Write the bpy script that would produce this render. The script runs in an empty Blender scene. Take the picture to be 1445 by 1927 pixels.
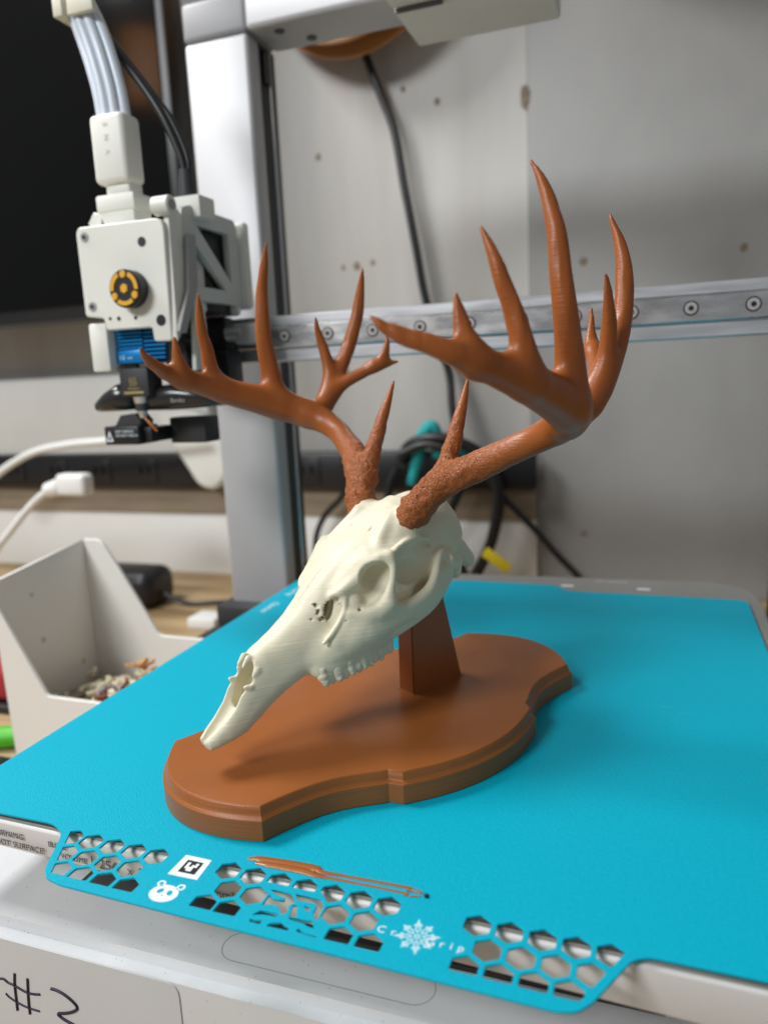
import bpy, bmesh, math, random
import numpy as np
from mathutils import Vector, Matrix

S = 0.001                                   # everything below is measured in millimetres
SC = bpy.context.scene
COL = SC.collection
random.seed(7)
rng = np.random.default_rng(5)

# ------------------------------------------------------------------ camera
cam_d = bpy.data.cameras.new('camera'); cam = bpy.data.objects.new('camera', cam_d); COL.objects.link(cam)
SC.camera = cam
cam_d.sensor_fit = 'VERTICAL'; cam_d.sensor_height = 36; cam_d.sensor_width = 27; cam_d.lens = 26.35
cam_d.clip_start = 0.01; cam_d.clip_end = 20
right = Vector((0.94241, 0.33109, -0.04744)); down = Vector((0.016354, -0.18729, -0.98217)); fwd = Vector((-0.33407, 0.92483, -0.18192))
M = Matrix((right, -down, -fwd)).transposed().to_4x4()
M.translation = Vector((208.30, -154.88, 125.70)) * S
cam.matrix_world = M
cam_d.dof.use_dof = True; cam_d.dof.focus_distance = 0.232; cam_d.dof.aperture_fstop = 10

# ------------------------------------------------------------------ world and lamps
w = bpy.data.worlds.new('World'); SC.world = w; w.use_nodes = True
w.node_tree.nodes['Background'].inputs[0].default_value = (0.88, 0.94, 1.0, 1)
w.node_tree.nodes['Background'].inputs[1].default_value = 0.22
def area(name, loc, target, sx, sy, watt, col):
    d = bpy.data.lights.new(name, 'AREA'); d.shape = 'RECTANGLE'; d.size = sx * S; d.size_y = sy * S; d.energy = watt; d.color = col
    o = bpy.data.objects.new(name, d); COL.objects.link(o); o.location = Vector(loc) * S
    o.rotation_euler = (Vector(target) - Vector(loc)).to_track_quat('-Z', 'Y').to_euler()
    return o
area('left_ceiling_lamp', (-460, 120, 760), (60, 110, 0), 320, 220, 7.0, (1.0, 1.0, 1.0))
area('front_ceiling_lamp', (-430, -820, 770), (20, 60, 20), 420, 200, 10.4, (0.96, 0.985, 1.0))
SC.view_settings.view_transform = 'Standard'; SC.view_settings.look = 'None'
SC.view_settings.exposure = 0.0; SC.view_settings.gamma = 1.0
SC.cycles.use_denoising = True
SC.cycles.max_bounces = 8

# ------------------------------------------------------------------ materials
def srgb(r, g, b):
    f = lambda c: ((c / 255 + 0.055) / 1.055) ** 2.4 if c > 10 else c / 255 / 12.92
    return (f(r), f(g), f(b), 1)
def mat(name, col, rough=0.5, metal=0.0, spec=0.5, var=0.0, vscale=20, bump=0.0, bscale=400, stretch=None, coat=0, layer=0.0, lscale=3000, sss=0, rvar=0, speck=None):
    m = bpy.data.materials.new(name); m.use_nodes = True
    N = m.node_tree.nodes; L = m.node_tree.links; b = N['Principled BSDF']
    b.inputs['Base Color'].default_value = col; b.inputs['Roughness'].default_value = rough
    b.inputs['Metallic'].default_value = metal; b.inputs['Specular IOR Level'].default_value = spec
    if coat: b.inputs['Coat Weight'].default_value = coat; b.inputs['Coat Roughness'].default_value = 0.15
    if sss:
        b.inputs['Subsurface Weight'].default_value = sss; b.inputs['Subsurface Radius'].default_value = (1, .6, .35)
        b.inputs['Subsurface Scale'].default_value = 0.0015
    tc = N.new('ShaderNodeTexCoord'); mp = N.new('ShaderNodeMapping'); L.new(tc.outputs['Object'], mp.inputs[0])
    if stretch: mp.inputs['Scale'].default_value = stretch
    cur = None
    if var:
        n = N.new('ShaderNodeTexNoise'); n.inputs['Scale'].default_value = vscale; n.inputs['Detail'].default_value = 5
        L.new(mp.outputs[0], n.inputs['Vector'])
        h = N.new('ShaderNodeMix'); h.data_type = 'RGBA'
        h.inputs['A'].default_value = tuple(c * (1 - var) for c in col[:3]) + (1,)
        h.inputs['B'].default_value = tuple(min(1, c * (1 + var)) for c in col[:3]) + (1,)
        r = N.new('ShaderNodeMapRange'); r.inputs[1].default_value = .3; r.inputs[2].default_value = .7
        L.new(n.outputs['Fac'], r.inputs[0]); L.new(r.outputs[0], h.inputs['Factor']); cur = h.outputs['Result']
        if rvar:
            q = N.new('ShaderNodeMapRange'); q.inputs[1].default_value = .3; q.inputs[2].default_value = .7
            q.inputs[3].default_value = rough - rvar; q.inputs[4].default_value = rough + rvar
            L.new(n.outputs['Fac'], q.inputs[0]); L.new(q.outputs[0], b.inputs['Roughness'])
    if speck:
        v = N.new('ShaderNodeTexVoronoi'); v.inputs['Scale'].default_value = speck[0]; L.new(tc.outputs['Object'], v.inputs['Vector'])
        r = N.new('ShaderNodeMapRange'); r.inputs[1].default_value = speck[1] * .6; r.inputs[2].default_value = speck[1]
        r.inputs[3].default_value = speck[2]; r.inputs[4].default_value = 0
        L.new(v.outputs['Distance'], r.inputs[0])
        h = N.new('ShaderNodeMix'); h.data_type = 'RGBA'; h.inputs['B'].default_value = speck[3]
        L.new(r.outputs[0], h.inputs['Factor'])
        if cur: L.new(cur, h.inputs['A'])
        else: h.inputs['A'].default_value = col
        cur = h.outputs['Result']
    if cur: L.new(cur, b.inputs['Base Color'])
    nrm = None
    if bump:
        n = N.new('ShaderNodeTexNoise'); n.inputs['Scale'].default_value = bscale; n.inputs['Detail'].default_value = 3
        L.new(tc.outputs['Object'], n.inputs['Vector'])
        bp = N.new('ShaderNodeBump'); bp.inputs['Strength'].default_value = bump; bp.inputs['Distance'].default_value = 0.0005
        L.new(n.outputs['Fac'], bp.inputs['Height']); nrm = bp.outputs[0]
    if layer:                                # fused filament layers: noise much finer along z than across
        mp2 = N.new('ShaderNodeMapping'); mp2.inputs['Scale'].default_value = (lscale * .006, lscale * .006, lscale)
        L.new(tc.outputs['Object'], mp2.inputs[0])
        n = N.new('ShaderNodeTexNoise'); n.inputs['Scale'].default_value = 1; n.inputs['Detail'].default_value = 2
        L.new(mp2.outputs[0], n.inputs['Vector'])
        bp = N.new('ShaderNodeBump'); bp.inputs['Strength'].default_value = layer; bp.inputs['Distance'].default_value = 0.0004
        L.new(n.outputs['Fac'], bp.inputs['Height'])
        if nrm: L.new(nrm, bp.inputs['Normal'])
        nrm = bp.outputs[0]
    if nrm: L.new(nrm, b.inputs['Normal'])
    return m
M_TEAL = mat('teal_plate', (0.0, .41, .56, 1), .5, spec=.16, bump=.35, bscale=1900, var=.06, vscale=900, rvar=0)
M_BROWN = mat('brown_print', (.32, .101, .024, 1), .38, layer=.5, lscale=2800, var=.06, vscale=60, spec=.4)
M_ANTLER = mat('brown_antler', (.33, .090, .016, 1), .38, layer=.28, lscale=2800, var=.04, vscale=45, spec=.45, sss=.05)
M_BONE = mat('bone_print', (.73, .685, .515, 1), .5, layer=.4, lscale=1500, var=.03, vscale=30, spec=.4, sss=.05)
M_WHITE = mat('white_plastic', (.80, .80, .77, 1), .3, spec=.5, var=.03, vscale=8)
M_WHITEM = mat('matte_white_plastic', (.76, .76, .70, 1), .5, var=.04, vscale=30)
M_DECK = mat('glossy_white_deck', (.71, .72, .73, 1), .22, var=.06, vscale=14, coat=.3, speck=(330, .10, .5, (.25, .22, .18, 1)))
M_CARD = mat('label_card', (.64, .645, .65, 1), .5, var=.02, vscale=20)
M_INK = mat('purple_ink', (.02, .01, .035, 1), .5)
M_SILVER = mat('brushed_aluminium', (.72, .72, .74, 1), .34, metal=.85, var=.06, vscale=30, stretch=(1, 1, 12), rvar=.06)
M_PILLAR = mat('silver_paint', (.50, .50, .51, 1), .5, metal=.3, var=.04, vscale=9, rvar=.08)
M_STEEL = mat('ground_steel', (.74, .72, .71, 1), .28, metal=1, var=.05, vscale=60, stretch=(1, 1, 3), rvar=.08, speck=(160, .08, .5, (.85, .82, .8, 1)))
M_GREYCAP = mat('grey_cap', (.28, .28, .29, 1), .5)
M_DARK = mat('dark_channel', (.035, .036, .038, 1), .45, var=.2, vscale=30)
M_CHROME = mat('channel_rod', (.55, .55, .55, 1), .25, metal=1)
M_BLACK = mat('black_plastic', (.012, .012, .013, 1), .4)
M_SOFT = mat('black_silicone', (.035, .035, .04, 1), .6)
M_TV = mat('black_glass', (.003, .003, .003, 1), .1, spec=.2)
M_BLUE = mat('blue_anodised', (.0, .22, .58, 1), .35, metal=.3)
M_FINGAP = mat('fin_gap_shade', (.0, .015, .05, 1), .4, metal=.3)  # heatsink backing: blue darkened to paint the shade between the fins
M_YEL = mat('yellow_plastic', (.80, .42, .02, 1), .4)
M_GREYPL = mat('grey_plastic', (.34, .35, .34, 1), .5)
M_BED = mat('heat_bed', (.27, .265, .25, 1), .5, var=.06, vscale=25)
M_SKIRT = mat('bed_skirt', (.66, .64, .62, 1), .4, var=.03, vscale=20)
M_PRINT = mat('grey_print', (.12, .12, .13, 1), .6)
M_WPRINT = mat('white_print', (.85, .90, .92, 1), .5)
M_MAGNET = mat('dark_magnet_sheet', (.05, .04, .035, 1), .7)
M_TUBE = mat('clear_ptfe_tube', (.62, .68, .76, 1), .3, spec=.5, sss=.5)
M_TEALP = mat('teal_cloth', (.02, .42, .43, 1), .7)
M_YTAG = mat('yellow_tape', (.75, .60, .02, 1), .5)
M_RED = mat('red_fabric', (.35, .02, .03, 1), .8, bump=.5, bscale=900)
M_GREEN = mat('green_rubber', (.08, .45, .02, 1), .5)
M_ORANGE = mat('orange_spool', (.45, .20, .06, 1), .5)
M_TAN = mat('tan_wood_strip', (.30, .24, .17, 1), .7, var=.15, vscale=14, stretch=(1, 1, 6))
M_WPANEL = mat('white_board', (.82, .82, .79, 1), .55, var=.05, vscale=7)
M_BIN = mat('bin_white_print', (.80, .78, .73, 1), .5, layer=.15, lscale=900, speck=(38, .09, .55, (.34, .26, .14, 1)))

def wall_mat():
    m = bpy.data.materials.new('whitewashed_plywood'); m.use_nodes = True
    N = m.node_tree.nodes; L = m.node_tree.links; b = N['Principled BSDF']; b.inputs['Roughness'].default_value = .55
    tc = N.new('ShaderNodeTexCoord'); mp = N.new('ShaderNodeMapping'); mp.inputs['Scale'].default_value = (14, 14, 2.2)
    L.new(tc.outputs['Object'], mp.inputs[0])
    n = N.new('ShaderNodeTexNoise'); n.inputs['Scale'].default_value = 1.2; n.inputs['Detail'].default_value = 7; L.new(mp.outputs[0], n.inputs['Vector'])
    r = N.new('ShaderNodeValToRGB'); r.color_ramp.elements[0].position = .25; r.color_ramp.elements[1].position = .75
    r.color_ramp.elements[0].color = (.42, .395, .36, 1); r.color_ramp.elements[1].color = (.58, .575, .555, 1)
    L.new(n.outputs['Fac'], r.inputs[0]); L.new(r.outputs[0], b.inputs['Base Color'])
    return m
M_WALL = wall_mat()
M_KNOT = mat('knot_wood', (.22, .17, .12, 1), .7, var=.5, vscale=200)
def table_mat():
    m = bpy.data.materials.new('worn_plywood_table'); m.use_nodes = True
    N = m.node_tree.nodes; L = m.node_tree.links; b = N['Principled BSDF']; b.inputs['Roughness'].default_value = .6
    tc = N.new('ShaderNodeTexCoord'); mp = N.new('ShaderNodeMapping'); mp.inputs['Scale'].default_value = (4, 22, 4)
    L.new(tc.outputs['Object'], mp.inputs[0])
    n = N.new('ShaderNodeTexNoise'); n.inputs['Scale'].default_value = 2.0; n.inputs['Detail'].default_value = 8; n.inputs['Distortion'].default_value = .8
    L.new(mp.outputs[0], n.inputs['Vector'])
    r = N.new('ShaderNodeValToRGB'); r.color_ramp.elements[0].position = .32; r.color_ramp.elements[1].position = .68
    r.color_ramp.elements[0].color = (.20, .12, .05, 1); r.color_ramp.elements[1].color = (.52, .37, .20, 1)
    L.new(n.outputs['Fac'], r.inputs[0]); L.new(r.outputs[0], b.inputs['Base Color'])
    return m
M_TABLE = table_mat()

# ------------------------------------------------------------------ helpers (all coordinates in mm, world frame)
ORG = {}
def tag(o, label=None, cat=None, group=None, kind=None):
    if label: o['label'] = label
    if cat: o['category'] = cat
    if group: o['group'] = group
    if kind: o['kind'] = kind
    return o
def root(name, loc, label, cat, group=None, rot=None):
    o = bpy.data.objects.new(name, None); COL.objects.link(o); o.empty_display_size = .01
    o.location = Vector(loc) * S
    if rot is not None: o.rotation_euler = (0, 0, rot)
    ORG[o.name] = Vector(loc) if rot is None else Vector((0, 0, 0))
    return tag(o, label, cat, group)
def link(name, me, m, parent=None, org=None, smooth=False, local=False):
    o = bpy.data.objects.new(name, me); COL.objects.link(o)
    if m is not None and not me.materials: me.materials.append(m)
    if org is None: org = ORG[parent.name] if parent else Vector((0, 0, 0))
    org = Vector(org)
    base = ORG[parent.name] if parent else Vector((0, 0, 0))
    if parent: o.parent = parent
    if not local:
        me.transform(Matrix.Scale(S, 4) @ Matrix.Translation(-org))
        o.location = (org - base) * S
        ORG[o.name] = org
    else: ORG[o.name] = Vector((0, 0, 0))
    if smooth:
        me.polygons.foreach_set('use_smooth', [True] * len(me.polygons))
    return o
def bmo(name, bm, m, parent=None, org=None, smooth=False, autosmooth=None):
    me = bpy.data.meshes.new(name); bmesh.ops.recalc_face_normals(bm, faces=bm.faces); bm.to_mesh(me); bm.free()
    if autosmooth:
        me.polygons.foreach_set('use_smooth', [True] * len(me.polygons))
        bm2 = bmesh.new(); bm2.from_mesh(me)
        for e in bm2.edges:
            if len(e.link_faces) == 2 and e.calc_face_angle(0) > math.radians(autosmooth): e.smooth = False
        bm2.to_mesh(me); bm2.free()
    return link(name, me, m, parent, org, smooth)
def add_box(bm, a, b, bev=0, seg=2):
    r = bmesh.ops.create_cube(bm, size=1)
    a = Vector(a); b = Vector(b); c = (a + b) / 2; d = b - a
    for v in r['verts']: v.co = Vector((v.co.x * d.x, v.co.y * d.y, v.co.z * d.z)) + c
    if bev:
        es = list({e for v in r['verts'] for e in v.link_edges})
        bmesh.ops.bevel(bm, geom=es, offset=bev, segments=seg, affect='EDGES', profile=.5)
def box(name, a, b, m, parent=None, bev=0, seg=2, org=None):
    bm = bmesh.new(); add_box(bm, a, b, bev, seg); return bmo(name, bm, m, parent, org, autosmooth=35)
def add_cyl(bm, p0, p1, r, n=24, r2=None, bev=0):
    p0 = Vector(p0); p1 = Vector(p1); d = p1 - p0
    q = d.to_track_quat('Z', 'Y').to_matrix().to_4x4(); q.translation = (p0 + p1) / 2
    r_ = bmesh.ops.create_cone(bm, cap_ends=True, segments=n, radius1=r, radius2=r if r2 is None else r2, depth=d.length, matrix=q)
    if bev:
        es = [e for e in {e for v in r_['verts'] for e in v.link_edges} if any(len(f.verts) > 4 for f in e.link_faces)]
        bmesh.ops.bevel(bm, geom=es, offset=bev, segments=2, affect='EDGES')
def cyl(name, p0, p1, r, m, parent=None, n=24, r2=None, bev=0, org=None):
    bm = bmesh.new(); add_cyl(bm, p0, p1, r, n, r2, bev); return bmo(name, bm, m, parent, org, autosmooth=40)
def catmull(P, k=6):
    P = [np.array(p, float) for p in P]; Q = [2 * P[0] - P[1]] + P + [2 * P[-1] - P[-2]]; out = []
    for i in range(1, len(Q) - 2):
        for j in range(k):
            t = j / k; a, b, c, d = Q[i - 1:i + 3]
            out.append(.5 * (2 * b + (c - a) * t + (2 * a - 5 * b + 4 * c - d) * t * t + (3 * b - a - 3 * c + d) * t ** 3))
    out.append(P[-1]); return out
def tube_bm(bm, pts, r, n=10, k=6):
    C_ = [Vector(p) for p in catmull(pts, k)]
    if not hasattr(r, '__len__'): r = [r] * len(C_)
    else: r = list(np.interp(np.linspace(0, 1, len(C_)), np.linspace(0, 1, len(r)), r))
    rings = []; up = None
    for i, p in enumerate(C_):
        t = (C_[min(i + 1, len(C_) - 1)] - C_[max(i - 1, 0)]).normalized()
        if up is None: up = t.orthogonal().normalized()
        up = (up - t * up.dot(t)).normalized(); s = t.cross(up)
        rings.append([bm.verts.new(p + (up * math.cos(a) + s * math.sin(a)) * r[i]) for a in [2 * math.pi * j / n for j in range(n)]])
    for a, b in zip(rings, rings[1:]):
        for j in range(n): bm.faces.new((a[j], a[(j + 1) % n], b[(j + 1) % n], b[j]))
    bm.faces.new(rings[0][::-1]); bm.faces.new(rings[-1])
def tube(name, pts, r, m, parent=None, n=10, k=6, org=None):
    bm = bmesh.new(); tube_bm(bm, pts, r, n, k); return bmo(name, bm, m, parent, org, autosmooth=60)
def curve_mesh(outers, depth, bevel=0):
    """closed 2D outlines (holes by nesting) filled and given real thickness; lies in xy, z from 0 to depth"""
    cu = bpy.data.curves.new('outline', 'CURVE'); cu.dimensions = '2D'; cu.fill_mode = 'BOTH'; cu.extrude = max(depth / 2 - bevel, 1e-4)
    if bevel: cu.bevel_depth = bevel; cu.bevel_resolution = 1; cu.offset = -bevel
    for poly in outers:
        s = cu.splines.new('POLY'); s.points.add(len(poly) - 1); s.use_cyclic_u = True
        for pt, (x, y) in zip(s.points, poly): pt.co = (x, y, 0, 1)
    o = bpy.data.objects.new('outline', cu); COL.objects.link(o)
    dg = bpy.context.evaluated_depsgraph_get(); me = bpy.data.meshes.new_from_object(o.evaluated_get(dg))
    bpy.data.objects.remove(o); bpy.data.curves.remove(cu)
    me.transform(Matrix.Translation((0, 0, depth / 2))); me.materials.clear()
    return me
def text_mesh(s, size, depth=.02, space=1.0, align='LEFT', shear=0):
    cu = bpy.data.curves.new('lettering', 'FONT'); cu.body = s; cu.size = size; cu.extrude = depth / 2; cu.space_character = space; cu.align_x = align; cu.shear = shear
    o = bpy.data.objects.new('lettering', cu); COL.objects.link(o)
    dg = bpy.context.evaluated_depsgraph_get(); me = bpy.data.meshes.new_from_object(o.evaluated_get(dg))
    bpy.data.objects.remove(o); bpy.data.curves.remove(cu); me.materials.clear()
    return me
def place(me, mtx):
    me.transform(mtx); return me
def xzflat(poly, y0, y1, name, m, parent=None, holes=(), bevel=.6):
    """outline given as (x,z), extruded from y0 (front) back to y1"""
    me = curve_mesh([poly] + list(holes), y1 - y0, bevel)
    R = Matrix(((1, 0, 0, 0), (0, 0, 1, y0), (0, 1, 0, 0), (0, 0, 0, 1)))
    me.transform(R); me.flip_normals()
    return link(name, me, m, parent)
def yzflat(poly, x0, x1, name, m, parent=None, holes=(), bevel=.5):
    me = curve_mesh([poly] + list(holes), x1 - x0, bevel)
    R = Matrix(((0, 0, 1, x0), (1, 0, 0, 0), (0, 1, 0, 0), (0, 0, 0, 1)))
    me.transform(R)
    return link(name, me, m, parent)
def arc_fillet(pts, rad, n=5):
    """round the corners of a closed polygon"""
    out = []; N = len(pts)
    for i in range(N):
        p = np.array(pts[i], float); a = np.array(pts[i - 1], float); b = np.array(pts[(i + 1) % N], float)
        r = rad[i] if hasattr(rad, '__len__') else rad
        if r <= 0: out.append(tuple(p)); continue
        u = (a - p); lu = np.linalg.norm(u); u /= lu; v = (b - p); lv = np.linalg.norm(v); v /= lv
        d = min(r, lu * .45, lv * .45)
        for t in np.linspace(0, 1, n): out.append(tuple((p + u * d) * (1 - t) ** 2 + 2 * p * t * (1 - t) + (p + v * d) * t * t))
    return out

# ------------------------------------------------------------------ implicit surfaces (the printed skull and antlers)
def surfnet(F, o, h):
    ins = F < 0; c = np.zeros([s - 1 for s in F.shape], np.int8)
    sl = [slice(0, -1), slice(1, None)]
    corners = [(i, j, k) for i in (0, 1) for j in (0, 1) for k in (0, 1)]
    for i, j, k in corners: c += ins[sl[i], sl[j], sl[k]]
    act = np.argwhere((c > 0) & (c < 8)); ids = -np.ones(c.shape, np.int64); ids[tuple(act.T)] = np.arange(len(act))
    V = [F[act[:, 0] + i, act[:, 1] + j, act[:, 2] + k] for i, j, k in corners]
    acc = np.zeros((len(act), 3)); cnt = np.zeros(len(act))
    for a in range(8):
        for b in range(a + 1, 8):
            ca, cb = np.array(corners[a]), np.array(corners[b])
            if abs(ca - cb).sum() != 1: continue
            mk = (V[a] < 0) != (V[b] < 0); t = np.where(mk, V[a] / np.where(mk, V[a] - V[b], 1), 0)
            acc += np.where(mk[:, None], ca + t[:, None] * (cb - ca), 0); cnt += mk
    P = (act + acc / cnt[:, None]) * h + np.array(o)
    faces = []
    for ax in range(3):
        u, v = [(1, 2), (2, 0), (0, 1)][ax]
        s0 = [slice(None)] * 3; s1 = [slice(None)] * 3; s0[ax] = slice(0, -1); s1[ax] = slice(1, None)
        A = ins[tuple(s0)]; B = ins[tuple(s1)]; e = np.argwhere(A != B)
        e = e[(e[:, u] > 0) & (e[:, v] > 0) & (e[:, u] < F.shape[u] - 1) & (e[:, v] < F.shape[v] - 1)]
        du = np.zeros(3, int); du[u] = 1; dv = np.zeros(3, int); dv[v] = 1
        q = [ids[tuple((e - d).T)] for d in (du + dv, dv, 0 * du, du)]
        q = np.stack(q, 1); fl = ~A[tuple(e.T)]
        q[fl] = q[fl][:, ::-1]; faces.append(q)
    return P, np.concatenate(faces)
def to_mesh(name, P, Fc):
    me = bpy.data.meshes.new(name); me.vertices.add(len(P)); me.vertices.foreach_set('co', np.asarray(P, np.float32).ravel())
    me.loops.add(Fc.size); me.loops.foreach_set('vertex_index', Fc.astype(np.int32).ravel())
    me.polygons.add(len(Fc)); me.polygons.foreach_set('loop_start', np.arange(0, Fc.size, 4, dtype=np.int32))
    try: me.polygons.foreach_set('loop_total', np.full(len(Fc), 4, np.int32))
    except Exception: pass
    me.polygons.foreach_set('use_smooth', np.ones(len(Fc), bool)); me.update(calc_edges=True); me.validate()
    return me
LAT = rng.random((64, 64, 64)).astype(np.float32)
def vnoise(X, Y, Z, sc, seed=0):
    x = X / sc + seed * 7.3; y = Y / sc + seed * 3.1; z = Z / sc + seed * 5.7
    xi = np.floor(x); yi = np.floor(y); zi = np.floor(z); fx = x - xi; fy = y - yi; fz = z - zi
    fx = fx * fx * (3 - 2 * fx); fy = fy * fy * (3 - 2 * fy); fz = fz * fz * (3 - 2 * fz)
    xi = xi.astype(int) % 64; yi = yi.astype(int) % 64; zi = zi.astype(int) % 64
    r = 0
    for i in (0, 1):
        for j in (0, 1):
            for k in (0, 1):
                r = r + LAT[(xi + i) % 64, (yi + j) % 64, (zi + k) % 64] * (fx if i else 1 - fx) * (fy if j else 1 - fy) * (fz if k else 1 - fz)
    return r - .5
def smin(a, b, k):
    h = np.clip(.5 + .5 * (b - a) / k, 0, 1); return b * (1 - h) + a * h - k * h * (1 - h)
def smax(a, b, k): return -smin(-a, -b, k)
class Grid:
    def __init__(s, lo, hi, h):
        s.h = h; s.o = np.array(lo, float); n = [int(math.ceil((b - a) / h)) + 1 for a, b in zip(lo, hi)]
        s.ax = [(s.o[i] + np.arange(n[i]) * h).astype(np.float32) for i in range(3)]
        s.F = np.full(n, 30, np.float32)
    def win(s, lo, hi):
        sl = [];
        for i in range(3):
            a = int(np.clip((lo[i] - s.o[i]) / s.h, 0, s.F.shape[i])); b = int(np.clip((hi[i] - s.o[i]) / s.h + 2, 0, s.F.shape[i])); sl.append(slice(a, b))
        sl = tuple(sl)
        return sl, s.ax[0][sl[0]][:, None, None], s.ax[1][sl[1]][None, :, None], s.ax[2][sl[2]][None, None, :]
    def chain(s, nodes, k=3.0, op='add', flat=None, sub=5, pad=5):
        """nodes (x,y,z,r): tapered tube, smoothly joined to (or cut from) the field"""
        Q = np.array(catmull(nodes, sub)) if len(nodes) > 2 else np.array(nodes, float)
        r = Q[:, 3].max() + pad + k
        sl, X, Y, Z = s.win(Q[:, :3].min(0) - r, Q[:, :3].max(0) + r)
        D = np.full(np.broadcast_shapes(X.shape, Y.shape, Z.shape), 30, np.float32)
        for a, b in zip(Q[:-1], Q[1:]):
            d = b[:3] - a[:3]; L = (d @ d) + 1e-9
            ss, x, y, z = s.win(np.minimum(a[:3], b[:3]) - r, np.maximum(a[:3], b[:3]) + r)
            rel = tuple(slice(q.start - p.start, q.stop - p.start) for p, q in zip(sl, ss))
            t = np.clip(((x - a[0]) * d[0] + (y - a[1]) * d[1] + (z - a[2]) * d[2]) / L, 0, 1)
            dd = np.sqrt((x - a[0] - t * d[0]) ** 2 + (y - a[1] - t * d[1]) ** 2 + (z - a[2] - t * d[2]) ** 2) - (a[3] + (b[3] - a[3]) * t)
            D[rel] = np.minimum(D[rel], dd)
        s.mix(sl, D, k, op)
    def mix(s, sl, D, k, op):
        if op == 'add': s.F[sl] = smin(s.F[sl], D, k)
        else: s.F[sl] = smax(s.F[sl], -D, k)
    def ell(s, c, rad, k=2.0, op='add', rot=None, pad=5):
        c = np.array(c, float); R = max(rad) + pad + k
        sl, X, Y, Z = s.win(c - R, c + R); x, y, z = X - c[0], Y - c[1], Z - c[2]
        if rot:                               # rotation (degrees) about axes x,y,z in turn
            for ax_, a in rot:
                a = math.radians(a); ca, sa = math.cos(a), math.sin(a)
                if ax_ == 'x': y, z = ca * y + sa * z, -sa * y + ca * z
                if ax_ == 'y': x, z = ca * x - sa * z, sa * x + ca * z
                if ax_ == 'z': x, y = ca * x + sa * y, -sa * x + ca * y
        k0 = np.sqrt((x / rad[0]) ** 2 + (y / rad[1]) ** 2 + (z / rad[2]) ** 2)
        k1 = np.sqrt((x / rad[0] ** 2) ** 2 + (y / rad[1] ** 2) ** 2 + (z / rad[2] ** 2) ** 2)
        s.mix(sl, k0 * (k0 - 1) / (k1 + 1e-6), k, op)
    def loft(s, st, n=2.4, k=2.0, op='add'):
        """st rows: x, top, bottom, half width, top width ratio"""
        st = np.array(st, float); X = s.ax[0][:, None, None]; Y = s.ax[1][None, :, None]; Z = s.ax[2][None, None, :]
        f = lambda c: np.interp(s.ax[0], st[:, 0], st[:, c]).astype(np.float32)[:, None, None]
        top, bot, wd, tr = f(1), f(2), f(3), f(4); qc = (top + bot) / 2; hh = (top - bot) / 2
        v = (Z - qc) / hh; we = wd * (1 + (tr - 1) * np.clip(v * .5 + .5, 0, 1)); mn = np.minimum(we, hh)
        D = ((np.abs(Y) / we) ** n + np.abs(v) ** n) ** (1 / n) - 1; D = D * mn
        D = np.maximum(D, np.maximum(st[0, 0] - X, X - st[-1, 0]))
        s.mix((slice(None),) * 3, D.astype(np.float32), k, op)

# trophy frame: s along the board towards the back of the skull, t across, z up.  local x = s, local y = -t
AX = Vector((.505, .863, 0)).normalized()
TANG = math.atan2(AX.y, AX.x)
trophy = root('deer_skull_trophy', (120.4, 83.5, 0), 'brown and bone white printed deer skull with brown antlers mounted on a brown shaped board', 'skull trophy', rot=TANG)

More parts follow.
